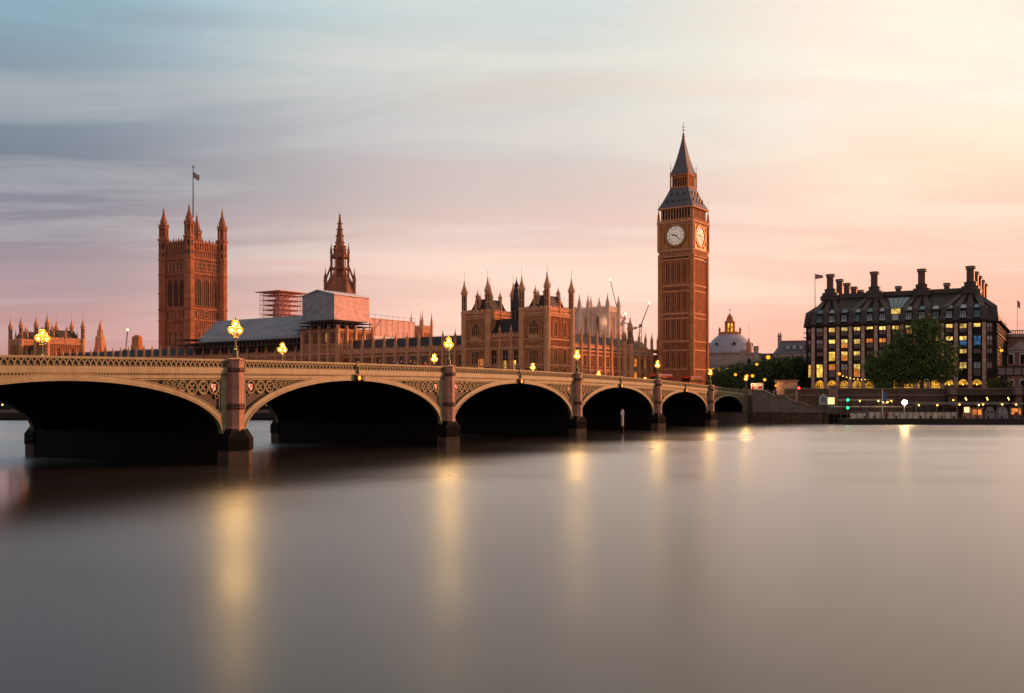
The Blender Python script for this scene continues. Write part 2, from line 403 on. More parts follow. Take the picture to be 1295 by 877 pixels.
# ------------------------------------------------------------------ the bridge
PIERS = [30.65, 66.0, 104.55, 144.65, 183.2, 218.55]
S_END = 249.2
def zpar(s): return 10.4 - 2.15 * ((s - 124.6) / 124.6) ** 2
BW_ = 27.0
ZS = 2.9
def build_bridge():
    root = thing('stone_bridge', 'long pale green seven arched road bridge on pink granite piers crossing the river', 'bridge', BO, BR)
    edges = [0.2] + PIERS + [S_END - .2]
    def sweep(mb, s0, s1, y0, y1, d0, d1, step=2.2):
        n = max(1, int(round((s1 - s0) / step)))
        mb.loft([[(-s, y0, zpar(s) + d0), (-s, y1, zpar(s) + d0), (-s, y1, zpar(s) + d1), (-s, y0, zpar(s) + d1)] for s in [s0 + (s1 - s0) * i / n for i in range(n + 1)]])
    # deck
    b = MB(); sweep(b, .3, S_END, 4.2, 22.8, -1.6, -1.2); b.build('roadway', 'asphalt', root)
    for y0, y1 in ((.32, 4.2), (22.8, 26.6)):
        b = MB(); sweep(b, .3, S_END, y0, y1, -1.6, -1.06); b.build('footway', 'paving', root)
    for i in range(7):
        a0 = edges[i] + (1.55 if i else .9); a1 = edges[i + 1] - (1.55 if i < 6 else .9)
        c = (a0 + a1) / 2; a = (a1 - a0) / 2; zc = zpar(c) - 1.95; rise = zc - ZS
        N = 40
        ang = [math.pi * k / N for k in range(N + 1)]
        def ell(t, ea, eb): return (c + (a + ea) * math.cos(t), ZS + (rise + eb) * math.sin(t))
        # soffit with iron ribs
        b = MB()
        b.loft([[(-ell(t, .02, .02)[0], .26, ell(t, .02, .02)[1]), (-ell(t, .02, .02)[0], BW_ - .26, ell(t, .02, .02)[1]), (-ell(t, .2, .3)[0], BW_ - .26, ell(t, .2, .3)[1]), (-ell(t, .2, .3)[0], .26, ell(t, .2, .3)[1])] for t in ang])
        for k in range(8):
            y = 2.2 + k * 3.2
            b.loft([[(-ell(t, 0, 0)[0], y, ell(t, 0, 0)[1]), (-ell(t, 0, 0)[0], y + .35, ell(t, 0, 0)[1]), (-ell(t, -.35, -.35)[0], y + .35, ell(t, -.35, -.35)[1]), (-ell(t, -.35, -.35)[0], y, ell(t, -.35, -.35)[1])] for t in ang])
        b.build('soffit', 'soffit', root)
        for face in (0, 1):
            yf = 0.0 if face == 0 else BW_
            sg = -1 if face == 0 else 1
            def Y(d): return yf + sg * d
            # ring of the arch, with a moulded lip
            b = MB()
            ea, eb = .95, .55
            b.loft([[(-ell(t, 0, 0)[0], Y(-.25), ell(t, 0, 0)[1]), (-ell(t, 0, 0)[0], Y(.12), ell(t, 0, 0)[1]), (-ell(t, ea, eb)[0], Y(.12), ell(t, ea, eb)[1]), (-ell(t, ea, eb)[0], Y(-.25), ell(t, ea, eb)[1])] for t in ang])
            for e0, e1, pr in ((-.02, .14, .20), (.24, .31, .155), (ea - .07, ea + .03, .18)):
                k = eb / ea
                b.loft([[(-ell(t, e0, e0 * k)[0], Y(.0), ell(t, e0, e0 * k)[1]), (-ell(t, e0, e0 * k)[0], Y(pr), ell(t, e0, e0 * k)[1]), (-ell(t, e1, e1 * k)[0], Y(pr), ell(t, e1, e1 * k)[1]), (-ell(t, e1, e1 * k)[0], Y(.0), ell(t, e1, e1 * k)[1])] for t in ang])
            b.build('arch_ring', 'paint', root)
            # parapet of this span
            s0 = edges[i] + (.7 if i else .3); s1 = edges[i + 1] - (.7 if i < 6 else .3)
            b = MB()
            for y0, y1, d0, d1 in ((-.25, .06, -1.78, -1.50), (-.25, .24, -1.30, -.84), (-.3, .18, -.84, -.78), (-.25, .26, -.2, 0.0), (-.2, .32, -.13, -.05), (-.25, .18, -1.36, -1.30)):
                ya, yb = sorted((Y(y0), Y(y1))); sweep(b, s0, s1, ya, yb, d0, d1)
            if face == 0:
                n = int((s1 - s0) / .30)                                     # dentils
                for k in range(n):
                    s = s0 + (k + .5) * (s1 - s0) / n; z = zpar(s)
                    b.box(-s - .07, -s + .07, -.16, 0, z - 1.47, z - 1.37)
                n = int((s1 - s0) / .56)                                     # pierced Y shaped tracery
                w = (s1 - s0) / n
                for k in range(n):
                    s = s0 + (k + .5) * w; z = zpar(s) - .78
                    b.box(-s - .05, -s + .05, -.17, -.06, z, z + .27)
                    for q in (-1, 1):
                        b.xz([(-s - .05 * q, z + .22), (-s + .05 * q, z + .22), (-s + q * (w / 2 + .01), z + .58), (-s + q * (w / 2 - .10), z + .58)], -.17, -.07)
                    b.xz([(-s - w / 2 - .06, z), (-s - w / 2 + .06, z), (-s - w / 2, z + .17)], -.15, -.07)
                b.build('parapet', 'paint', root)
                b = MB(); sweep(b, s0, s1, .0, .2, -.80, -.19); sweep(b, s0, s1, -.02, .2, -1.50, -1.36); b.build('parapet_dark_backing', 'backdark', root)  # dark sheet added for the darkness seen through the tracery; same tone behind dentils
            else:
                sweep(b, s0, s1, BW_ - .1, BW_ + .12, -.8, -.1); b.build('parapet', 'paint', root)
            # spandrels
            for side in (0, 1):
                pc = edges[i] if side == 0 else edges[i + 1]
                q = 1 if side == 0 else -1
                def zout(s): return ZS + (rise + eb) * math.sqrt(max(0, 1 - ((s - c) / (a + ea)) ** 2))
                xs = [pc + q * .35 + (c - pc - q * .35) * k / 24 for k in range(25)]
                xs = [s for s in xs if zpar(s) - 1.74 > zout(s) - .2]
                b = MB()
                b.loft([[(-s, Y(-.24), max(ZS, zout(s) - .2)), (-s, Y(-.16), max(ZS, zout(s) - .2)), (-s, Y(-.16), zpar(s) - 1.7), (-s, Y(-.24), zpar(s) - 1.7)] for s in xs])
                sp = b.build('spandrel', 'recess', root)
                b = MB()
                e0 = 1.0 if (0 < pc < S_END - 1 and pc in PIERS) else .45
                sa, sb = sorted((pc + q * (e0 - .35), pc + q * (e0 + .55)))
                b.box(-sb, -sa, *sorted((Y(-.2), Y(.05))), ZS, zpar(pc) - 1.76)
                sa, sb = sorted((pc + q * (e0 + .68), pc + q * (e0 + .76)))
                if zout(pc + q * (e0 + .7)) < zpar(pc) - 1.9:
                    b.box(-sb, -sa, *sorted((Y(-.2), Y(.0))), max(ZS, zout(pc + q * (e0 + .7)) - .1), zpar(pc) - 1.76)
                sweep(b, min(pc + q * (e0 + .6), c - q * a * .25), max(pc + q * (e0 + .6), c - q * a * .25), *sorted((Y(-.2), Y(.0))), -1.92, -1.83)
                b.build('spandrel_frame', 'paint', sp)
                if face == 0:
                    b = MB(); s = e0 + .80; first = None
                    while True:
                        g = lambda ss: (zpar(pc + q * ss) - 1.95) - zout(pc + q * ss)
                        r = .2
                        while r < .66 and g(s + r) > 2 * r + .12 * r: r += .01
                        if r <= .205: break
                        cx = pc + q * (s + r); cz = zpar(cx) - 1.96 - r
                        b.ringxz(-cx, cz, -.05, .14, r * .80, r * 1.0, 20)
                        if first is None: first = (cx, cz, r)
                        else:
                            for kk in range(4):
                                aa = kk * math.pi / 2
                                b.ringxz(-cx + .40 * r * math.cos(aa), cz + .40 * r * math.sin(aa), .02, .14, r * .30, r * .42, 12)
                        s += 2 * r + .02
                    if first:
                        cx, cz, r = first
                        sx = pc + q * (e0 + .80 + .3); zz = cz - r
                        rr = .24
                        if zz - 2 * rr > zout(sx): b.ringxz(-sx, zz - rr + .05, -.02, .14, rr * .7, rr, 14)
                        b.build('tracery', 'paintmid', sp)
                        h = r * .74
                        out = [(-.62, .62), (.62, .62), (.62, .05), (.45, -.45), (0, -.85), (-.45, -.45), (-.62, .05)]
                        b = MB(); b.xz([(-cx + u * h, cz + v * h) for u, v in out], .02, .12)
                        b.m = 1
                        b.xz([(-cx + u * h, cz + v * h) for u, v in [(.04, .55), (.55, .55), (.55, -.0), (.04, -.0)]], -.02, .03)
                        b.xz([(-cx + u * h, cz + v * h) for u, v in [(-.5, -.06), (-.04, -.06), (-.04, -.7), (-.4, -.4)]], -.02, .03)
                        b.m = 2
                        b.xz([(-cx + u * h, cz + v * h) for u, v in [(.2, .42), (.4, .42), (.4, .15), (.2, .15)]], -.03, .0)
                        b.build('shield', ['white', 'red', 'gold'], sp)
    for pc in PIERS:
        z = zpar(pc)
        b = MB(); b.box(-pc - 1.55, -pc + 1.55, .2, BW_ - .2, -3, ZS)
        b.box(-pc - 1.45, -pc + 1.45, .26, BW_ - .26, ZS, z - 2.6)
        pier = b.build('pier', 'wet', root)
        for face in (0, 1):
            yf = 0 if face == 0 else BW_
            sg = -1 if face == 0 else 1
            def P(w, n1, n2): return [(-pc - w, yf - sg * .4), (-pc - w, yf + sg * n1), (-pc, yf + sg * n2), (-pc + w, yf + sg * n1), (-pc + w, yf - sg * .4)]
            b = MB()
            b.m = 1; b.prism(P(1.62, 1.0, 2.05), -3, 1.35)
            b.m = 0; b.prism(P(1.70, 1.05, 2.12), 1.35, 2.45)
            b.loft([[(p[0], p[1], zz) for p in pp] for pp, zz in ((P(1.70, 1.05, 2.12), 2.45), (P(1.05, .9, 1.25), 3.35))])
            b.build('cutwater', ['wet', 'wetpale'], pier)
            b = MB(); cy = yf + sg * .35
            b.frus(-pc, cy, [(.95, 2.6), (.95, 3.3), (.86, 3.55), (.86, 5.25)])
            b.frus(-pc, cy, [(.81, 5.7), (.81, z - 1.15)])
            b.frus(-pc, cy, [(.85, z - .8), (.85, z - .12), (.95, z - .1), (.97, z + .04), (.6, z + .12)])
            b.m = 1
            b.frus(-pc, cy, [(.92, 5.2), (1.0, 5.3), (.92, 5.45), (.98, 5.6), (.86, 5.75)])
            b.frus(-pc, cy, [(.83, z - 1.2), (.98, z - 1.1), (.98, z - .88), (.87, z - .78)])
            b.build('turret', ['granite', 'granitedark'], pier)
    # abutments
    for s, d in ((0, 1), (S_END, -1)):
        z = zpar(s)
        b = MB()
        x = -s
        b.box(*sorted((x - d * .2, x + d * 1.6)), -.6, BW_ + .6, -3, z - 1.3)
        b.box(*sorted((x - d * .2, x + d * 1.6)), -.6, .3, z - 1.3, z + .05)
        b.box(*sorted((x - d * .2, x + d * 1.6)), BW_ - .3, BW_ + .6, z - 1.3, z + .05)
        ab = b.build('abutment', 'wallpale', root)
        b = MB(); b.box(*sorted((x - d * .3, x + d * 1.7)), -.75, .4, z + .05, z + .25); b.box(*sorted((x - d * .3, x + d * 1.7)), -.75, -.6, z - 1.3, z - 1.0); b.build('coping', 'granite', ab)
    return root
build_bridge()

# ------------------------------------------------------------------ bridge lamps
def make_bridge_lamp(label):
    root = thing('bridge_lamp', label, 'street lamp', (0, 0, 0), BR, 'triple lanterns along the bridge parapets')
    b = MB(); b.frus(0, 0, [(.40, 0), (.40, .12), (.30, .2), (.26, .75), (.34, .82), (.2, .95), (.15, 1.25)]); b.build('pedestal', 'iron', root)
    b = MB(); b.frus(0, 0, [(.10, 1.2), (.085, 1.9), (.15, 1.95), (.15, 2.05), (.075, 2.1), (.06, 3.05)], 8); b.build('post', 'iron', root)
    for sx in (-1, 1):
        b = MB()
        p = [(0, 0, 1.9), (.25 * sx, 0, 1.98), (.45 * sx, 0, 2.15), (.53 * sx, 0, 2.4)]
        for u, v in zip(p, p[1:]): b.tube(u, v, .035)
        b.ringxz(.22 * sx, 2.28, -.02, .02, .12, .15, 12)
        b.build('arm', 'gold', root)
    for x, z in ((-.53, 2.66), (.53, 2.66), (0, 3.3)):
        b = MB(); b.frus(x, 0, [(.14, z - .34), (.33, z - .12), (.39, z + .1), (.32, z + .28), (.14, z + .36)], 8)
        g = b.build('lantern', 'globe', root); bulb_light(g, (x, 0, z), 2100, (1.0, .58, .16), .15)
        b = MB(); b.ball((x, 0, z), .15, 8, 6); b.build('core', 'core', g)
        b = MB(); b.frus(x, 0, [(.26, z + .33), (.13, z + .42), (.06, z + .54), (.01, z + .68)], 8); b.build('cap', 'gold', g); b = MB(); b.frus(x, 0, [(.04, z - .40), (.13, z - .33)], 8); b.build('holder', 'gold', g)
    return root
names = {144.65: 'second', 183.2: 'first'}
near_lab = ['triple lantern lamp on the small pier just before the far bank steps', 'triple lantern lamp on the near parapet pier below the foot of the clock tower',
            'near parapet triple lamp under the right end of the twin towered pavilion', 'triple lantern lamp on the near parapet pier left of the twin towered pavilion',
            'biggest triple lantern lamp, on the large near pier in front of the grey sheeted roof']
far_lab = ['lamp on the far parapet before the clock tower base', 'lamp on the far parapet in front of the north wing with many pinnacles', 'lamp on the far parapet in front of the right tower of the twin towered pavilion',
           'lower far parapet lamp close to a taller near lamp left of the twin towered pavilion', 'lamp on the far parapet below the sheeted box on the roof', 'lamp on the far parapet before the turreted far end pavilion']
first_lamp = None
def lamp_at(s, y, z, lab):
    global first_lamp
    if first_lamp is None:
        first_lamp = make_bridge_lamp(lab); first_lamp.location = BW(-s, y, z); return
    dup(first_lamp, BW(-s, y, z), None, lab)
lamp_at(-.7, -.2, zpar(0) + .25, 'triple lantern lamp on the abutment at the top of the far bank steps')
for s, lab in zip(PIERS[:5], near_lab): lamp_at(s, -.35, zpar(s) + .1, lab)
lamp_at(-.7, BW_ + .2, zpar(0) + .05, far_lab[0])
for s, lab in zip(PIERS[:5], far_lab[1:]): lamp_at(s, BW_ + .35, zpar(s) + .1, lab)

# amber navigation lamps hung on the crowns of the arches
def make_nav(label):
    root = thing('navigation_lamp', label, 'navigation light', (0, 0, 0), BR, 'navigation lamps over the arch crowns')
    b = MB(); b.box(-.7, .7, -.5, -.42, -.1, 0); b.box(-.06, .06, -.5, -.25, -.1, .9)
    b.xz([(-.3, .75), (.3, .75), (.2, 1.2), (0, 1.5), (-.2, 1.2)], -.36, -.28); b.build('bracket', 'paintmid', root)
    for sx, mk in ((-.12, 'navlight'), (.62, 'black')):
        b = MB(); b.xz(ngon(sx, -.42, .32, 10), -.62, -.30); h = b.build('housing', 'granitedark', root)
        b = MB(); b.xz(ngon(sx, -.42, .24, 10), -.66, -.60); b.build('lens', mk, h)
    return root
nav = None
for k, lab in ((2, 'lit red navigation lamp over the widest whole arch between the two large piers'), (3, 'dim amber navigation lamp over the middle arch below the pavilion'),
               (4, 'amber navigation lamp over the arch with the timber pile'), (5, 'amber navigation lamp over the small arch below the clock tower')):
    pass
for (sa, sb), lab in (((104.55, 144.65), 'amber navigation lamp over the middle arch below the twin towered pavilion'), ((144.65, 183.2), 'bright red navigation lamp over the arch between the two largest piers'),
                      ((66.0, 104.55), 'amber navigation lamp over the arch with the timber pile in the water'), ((30.65, 66.0), 'amber navigation lamp over the small arch below the clock tower')):
    s = (sa + sb) / 2
    if nav is None:
        nav = make_nav(lab); nav.location = BW(-s, 0, zpar(s) - 1.25)
    else: dup(nav, BW(-s, 0, zpar(s) - 1.25), None, lab)

# timber pile standing in the water in front of the bridge
pile = thing('mooring_pile', 'pale weathered timber pile standing in the water before a bridge arch', 'mooring pile', (X(787, 181), 181, 0))
b = MB(); b.frus(0, 0, [(.26, -3), (.25, 1.2)], 10); b.m = 1; b.frus(0, 0, [(.25, 1.2), (.23, 4.2), (.12, 4.25)], 10); b.build('post', ['wet', 'offwhite'], pile)
b = MB(); b.box(-.32, .32, -.32, -.20, 3.2, 3.9); b.build('number_board', 'white', pile)
#@@SPLIT
# ------------------------------------------------------------------ gothic kit
def ogee(b, cx, cy, r, z0, z1, n=8):
    """spirelet from z0 to the tip z1"""
    h = z1 - z0
    b.frus(cx, cy, [(r * 1.12, z0), (r * 1.15, z0 + .05 * h), (r * .95, z0 + .08 * h), (r * 1.0, z0 + .2 * h), (r * .72, z0 + .36 * h), (r * .36, z0 + .56 * h), (r * .2, z0 + .72 * h), (r * .3, z0 + .76 * h), (r * .1, z0 + .81 * h), (.03, z1)], n)
def turret_mesh(b, cx, cy, r, zb, zc, ztop, n=8):
    """octagonal stair turret: shaft to the cornice zc, lighter stage above, ogee cap"""
    cap = (ztop - zc) * .42
    b.frus(cx, cy, [(r, zb), (r, zc), (r * 1.12, zc + .1), (r * 1.12, zc + .6), (r * .88, zc + .8), (r * .88, ztop - cap - .5), (r * 1.08, ztop - cap - .3), (r * 1.08, ztop - cap)], n)
    ogee(b, cx, cy, r * .82, ztop - cap, ztop, n)
    b.m = 1
    for k in range(n):                                   # dark slits of the upper stage
        a = OCT + 2 * math.pi * (k + .5) / n; d = r * .88 * math.cos(math.pi / n) + .015
        c, s_ = math.cos(a), math.sin(a); w = r * .17
        for z0, z1 in ((zc + 1.1, (zc + ztop - cap) / 2 - .2), ((zc + ztop - cap) / 2 + .1, ztop - cap - .8)):
            if z1 - z0 > .5:
                px, py = cx + c * d, cy + s_ * d
                b.poly([(px - s_ * w, py + c * w, z0), (px + s_ * w, py - c * w, z0), (px + s_ * w, py - c * w, z1), (px - s_ * w, py + c * w, z1)])
    b.m = 0
    for k in range(n):
        a = OCT + 2 * math.pi * k / n
        b.tube((cx + r * 1.05 * math.cos(a), cy + r * 1.05 * math.sin(a), ztop - cap), (cx + r * 1.05 * math.cos(a), cy + r * 1.05 * math.sin(a), ztop - cap + 1.0), .10, 4, .02)
def lancet(w, z0, z1):
    h = z1 - z0; sp = z1 - min(w * .75, h * .4)
    return [(-w / 2, z0), (w / 2, z0), (w / 2, sp), (w * .36, sp + (z1 - sp) * .5), (0, z1), (-w * .36, sp + (z1 - sp) * .5), (-w / 2, sp)]
def window_mesh(name, w, z0, z1, glass='glass', stone='trim', lights=2, transoms=1, pointed=True, zb=GZ):
    """dark panes behind a stone frame, x centred, in the plane y = 0 facing -y"""
    b = MB(zb)
    shape = lancet(w, z0, z1) if pointed else [(-w / 2, z0), (w / 2, z0), (w / 2, z1), (-w / 2, z1)]
    b.xz(shape, -.04, .05)
    b.m = 1
    n = len(shape)
    cx, cz = 0, (z0 + z1) / 2
    for i in range(n):
        p, q = shape[i], shape[(i + 1) % n]
        f = 1 + .22 / max(w, .6)
        po = (p[0] * (1 + .3 / w), cz + (p[1] - cz) * (1 + .36 / (z1 - z0))); qo = (q[0] * (1 + .3 / w), cz + (q[1] - cz) * (1 + .36 / (z1 - z0)))
        b.loft([[(u[0], y, u[1]) for u in (p, q, qo, po)] for y in (-.26, .05)])
    for k in range(1, lights):
        x = -w / 2 + w * k / lights
        b.box(x - .05, x + .05, -.12, 0, z0, z1 - (.12 if pointed else 0) * w)
    for k in range(1, transoms + 1):
        z = z0 + (z1 - z0) * k / (transoms + 1)
        b.box(-w / 2, w / 2, -.11, 0, z - .06, z + .06)
    return b.mesh(name, [glass, stone])
def buttress_mesh(w, proj, zb, zp, ztop):
    b = MB(GZ)
    b.box(-w / 2, w / 2, -proj, .15, zb, (zb + zp) * .5)
    b.box(-w / 2 * .9, w / 2 * .9, -proj * .8, .15, (zb + zp) * .5, zp)
    b.box(-w / 2 * 1.15, w / 2 * 1.15, -proj, .2, zp, zp + .3)
    b.frus(0, -proj * .3, [(w * .52, zp + .3), (w * .50, zp + (ztop - zp) * .45)], 8)
    ogee(b, 0, -proj * .3, w * .52, zp + (ztop - zp) * .42, ztop)
    return b
def place_on(parent, me, name, Tm, x, y=0.0):
    """child at x along the wall whose transform is Tm (local to the parent, z ignored)"""
    p = Tm @ Vector((x, y, 0)); o = put(name, me, parent, (p.x, p.y, 0))
    rz = math.atan2(Tm[1][0], Tm[0][0])
    if abs(rz) > 1e-5: o.rotation_euler = (0, 0, rz)
    return o
def wall_trim(bt, bp, L, strings, zparapet, panels, pitch=.75, merlon=1.3, proud=.28):
    """string courses, battlements and panel ribs along a wall from x = 0 to L, outside towards -y"""
    for z, h in strings: bt.box(-.1, L + .1, -proud, .1, z - h / 2, z + h / 2)
    if zparapet:
        bt.box(0, L, -.18, .16, zparapet - 1.3, zparapet - .55)
        n = max(2, int(L / merlon)); w = L / n
        for k in range(n): bt.box(k * w + .15 * w, k * w + .72 * w, -.16, .14, zparapet - .55, zparapet)
    for z0, z1 in panels:
        n = max(1, int(L / pitch))
        for k in range(n + 1):
            x = k * L / n; bp.box(x - .085, x + .085, -.26, .02, z0, z1)

# ------------------------------------------------------------------ clock tower
NUM = {1: 'I', 2: 'II', 3: 'III', 4: 'IV', 5: 'V', 6: 'VI', 7: 'VII', 8: 'VIII', 9: 'IX', 10: 'X', 11: 'XI', 12: 'XII'}
def build_clock_tower():
    root = thing('clock_tower', 'tall golden brown gothic clock tower with white dials and a slate spire', 'clock tower', PW(7.3, 76.5), PR)
    w = 5.9
    b = MB(GZ); b.box(-w, w, -w, w, GZ - 1, 57)
    b.box(-w - .35, w + .35, -w - .35, w + .35, 57.2, 67.0)                 # clock stage
    b.box(-w + .2, w - .2, -w + .2, w - .2, 67, 72.2)                       # belfry
    b.build('shaft', 'clockstone', root)
    b = MB(GZ)
    for z, h, p in ((16.2, .5, .45), (22.8, .45, .4), (25.8, .5, .45), (33.8, .45, .4), (35.4, .5, .45), (43.2, .45, .4), (45.1, .5, .45), (54.1, .5, .5), (55.2, .4, .65), (57.3, .6, .85), (67.0, .7, 1.0), (66.2, .4, .75), (72.0, .5, .75)):
        b.box(-w - p, w + p, -w - p, w + p, z - h / 2, z + h / 2)
    for k in range(4):                                                     # corbel table and parapet crenels
        b.T = T(rot=k * math.pi / 2)
        for i in range(17):
            x = -w + 2 * w * i / 16
            b.box(x - .16, x + .16, -w - .62, -w, 55.4, 57.0)
            b.box(x - .2, x + .2, -w - .95, -w - .7, 67.3, 68.0)
        for i in range(11):
            x = -w + .6 + (2 * w - 1.2) * i / 10; b.box(x - .15, x + .15, -w - .05, -w + .3, 67.3, 71.8)
    b.build('string_courses', 'trim', root)
    b = MB(GZ)
    for k in range(4):
        b.T = T(rot=k * math.pi / 2)
        for z0, z1 in ((GZ, 16), (16.4, 22.6), (23, 25.6), (26, 33.6), (34, 35.2), (35.6, 43), (43.4, 44.9), (45.3, 53.8)):
            for i in range(14):
                x = -4.6 + 9.2 * i / 13
                b.box(x - (.20 if i % 3 == 1 else .13), x + (.20 if i % 3 == 1 else .13), -w - .32, -w, z0, z1)
    b.build('panelling', 'panel', root)
    slits = {}
    def slit(k, x, hw, y0, y1, z0, z1, nm):
        key = (hw, y0, y1, z0, z1)
        if key not in slits: q = MB(GZ); q.box(-hw, hw, y0, y1, z0, z1); slits[key] = q.mesh(nm, 'glass')
        p = T(rot=k * math.pi / 2) @ Vector((x, 0, 0)); put(nm, slits[key], root, (p.x, p.y, 0), k * math.pi / 2)
    rest = MB(GZ)
    for k in range(4):                                                     # dark slit windows between the ribs
        rest.T = T(rot=k * math.pi / 2)
        for z0, z1 in ((17, 22.2), (26.6, 33.2), (36.2, 42.6), (46.2, 53)):
            for i in (1, 2, 4, 5, 7, 8, 10, 11):
                x = -4.6 + 9.2 * (i + .5) / 13
                if k < 2: slit(k, x, .15, -w - .04, -w + .1, z0, z1, 'slit_window')
                else: rest.box(x - .15, x + .15, -w - .04, -w + .1, z0, z1)
        for i in range(10):
            x = -w + .6 + (2 * w - 1.2) * (i + .5) / 10
            if k < 2: slit(k, x, .34, -w + .14, -w + .3, 68.4, 71.4, 'belfry_opening')
            else: rest.box(x - .34, x + .34, -w + .14, -w + .3, 68.4, 71.4)
        for z0, z1 in ((22.95, 25.5), (33.95, 35.1), (43.35, 44.8)):
            for i in range(0, 13):
                x = -4.6 + 9.2 * (i + .5) / 13; rest.box(x - .13, x + .13, -w - .04, -w + .1, z0 + .2, z1 - .2)
        for i in range(9):
            x = -4.6 + 9.2 * (i + .5) / 9; rest.box(x - .3, x + .3, -w - .04, -w + .1, 54.5, 55.0); rest.box(x - .22, x + .22, -w - .40, -w - .3, 57.75, 58.5)
    rest.build('small_slit_window', 'glass', root)['kind'] = 'stuff'
    for sx in (-1, 1):
        for sy in (-1, 1):
            b = MB(GZ); b.frus(sx * w, sy * w, [(.95, GZ - 1), (.95, 56)], 8); b.build('corner_buttress', 'clockstone', root)
            b = MB(GZ); b.frus(sx * (w + .5), sy * (w + .5), [(.5, 57.5), (.5, 68.2), (.62, 68.4), (.4, 68.8)], 8); ogee(b, sx * (w + .5), sy * (w + .5), .42, 68.8, 73.0)
            b.tube((sx * (w + .5), sy * (w + .5), 73), (sx * (w + .5), sy * (w + .5), 75.4), .06, 5); b.build('pinnacle', 'trim', root)
    # the four dials
    zc, y0 = 62.4, -w - .35
    for k in range(4):
        rot = k * math.pi / 2
        b = MB(); b.xz(ngon(0, 0, 3.45, 40), y0 - .10, y0 - .02)
        dial = b.build('clock_dial', 'dial', root, (0, 0, zc - GZ), rot)
        b = MB(); b.ringxz(0, 0, y0 - .34, y0, 3.42, 3.85, 40); b.ringxz(0, 0, y0 - .26, y0, 4.05, 4.15, 40)
        for s1, s2 in ((-1, 1), (1, 1), (1, -1), (-1, -1)):
            b.xz([(s1 * 4.45, s2 * 4.45), (s1 * 2.9, s2 * 4.45), (s1 * 3.15, s2 * 3.15), (s1 * 4.45, s2 * 2.9)], y0 - .18, y0 - .01)
        for a0, a1, c0, c1 in ((-4.7, 4.7, 4.35, 4.75), (-4.7, 4.7, -4.75, -4.35)):
            b.box(a0, a1, y0 - .3, y0, c0, c1); b.box(c0, c1, y0 - .3, y0, a0 + .36, a1 - .36)
        b.build('dial_frame', 'gold', dial)
        b = MB(); ym, yn = y0 - .15, y0 - .11
        def stroke(a, c, wd=.05):
            a = Vector(a); c = Vector(c); d = (c - a).normalized(); n = Vector((-d.y, d.x)) * wd
            b.xz([tuple(a + n), tuple(c + n), tuple(c - n), tuple(a - n)], ym, yn)
        b.ringxz(0, 0, ym, yn, 3.28, 3.40, 40); b.ringxz(0, 0, ym, yn, 2.16, 2.24, 40); b.ringxz(0, 0, ym, yn, 3.02, 3.06, 40); b.ringxz(0, 0, ym, yn, 1.0, 1.05, 24)
        for i in range(60):
            a = math.pi * 2 * i / 60; u = Vector((math.sin(a), math.cos(a))); stroke(u * 3.06, u * 3.3, .012 if i % 5 else .04)
        for i in range(12):
            a = math.pi * 2 * (i + .5) / 12; u = Vector((math.sin(a), math.cos(a))); stroke(u * 1.0, u * 2.2, .010)
        for hr in range(1, 13):
            a = math.pi * 2 * hr / 12; u = Vector((math.sin(a), math.cos(a))); v = Vector((math.cos(a), -math.sin(a)))
            g = NUM[hr]; wd = {'I': .17, 'V': .36, 'X': .36}
            x = -sum(wd[q] for q in g) / 2
            P = lambda s, r_: u * r_ + v * s
            for q in g:
                ww = wd[q]
                if q == 'I': stroke(P(x + ww / 2, 2.32), P(x + ww / 2, 2.96), .034)
                if q == 'V': stroke(P(x + .04, 2.96), P(x + ww / 2, 2.32), .036); stroke(P(x + ww - .04, 2.96), P(x + ww / 2, 2.32), .018)
                if q == 'X': stroke(P(x + .04, 2.96), P(x + ww - .04, 2.32), .036); stroke(P(x + ww - .04, 2.96), P(x + .04, 2.32), .018)
                x += ww
        b.build('numerals', 'dialframe', dial)
        for nm, ang, ln, wd, yy in (('hour_hand', 282, 2.05, .20, -.30), ('minute_hand', 133, 3.1, .12, -.38)):
            a = R(ang); u = Vector((math.sin(a), math.cos(a))); v = Vector((math.cos(a), -math.sin(a)))
            b = MB(); q = [u * -.75 + v * wd * .8, u * -.75 - v * wd * .8, u * .2 - v * wd * .8, u * (ln * .6) - v * wd, u * ln, u * (ln * .6) + v * wd, u * .2 + v * wd * .8]
            b.xz([tuple(p) for p in q], y0 + yy, y0 + yy + .06); b.build(nm, 'dialframe', dial)
    # roofs
    b = MB(GZ); b.sqf(0, 0, [(6.55, 72.2), (6.3, 72.7), (5.2, 75), (4.1, 77.6), (3.35, 79.6)]); roof = b.build('lower_roof', 'paleslate', root)
    for k in range(4):
        for z, n, r in ((74.1, 4, 5.35), (76.6, 3, 4.2)):
            for i in range(n):
                x = (i - (n - 1) / 2) * 2.3
                b = MB(GZ, T(rot=k * math.pi / 2)); b.xz([(x - .38, z), (x + .38, z), (x + .38, z + .7), (x, z + 1.35), (x - .38, z + .7)], -r - .55, -r + .5)
                b.m = 1; b.box(x - .24, x + .24, -r - .60, -r - .5, z + .1, z + .7); b.build('dormer', ['lead', 'glass'], roof)
    b = MB(GZ); b.box(-2.6, 2.6, -2.6, 2.6, 79.6, 84)
    b.box(-3.5, 3.5, -3.5, 3.5, 79.4, 79.9); b.box(-3.3, 3.3, -3.3, 3.3, 83.7, 84.3)
    for k in range(4):
        b.T = T(rot=k * math.pi / 2)
        for i in range(7):
            x = -2.75 + 5.5 * i / 6; b.box(x - .16, x + .16, -2.95, -2.55, 79.9, 83.7)
        for i in range(6):
            x = -2.75 + 5.5 * (i + .5) / 6; b.box(x - .3, x + .3, -2.85, -2.6, 83.1, 83.7)
    b.build('lantern_stage', 'clockstone', root)
    b = MB(GZ)
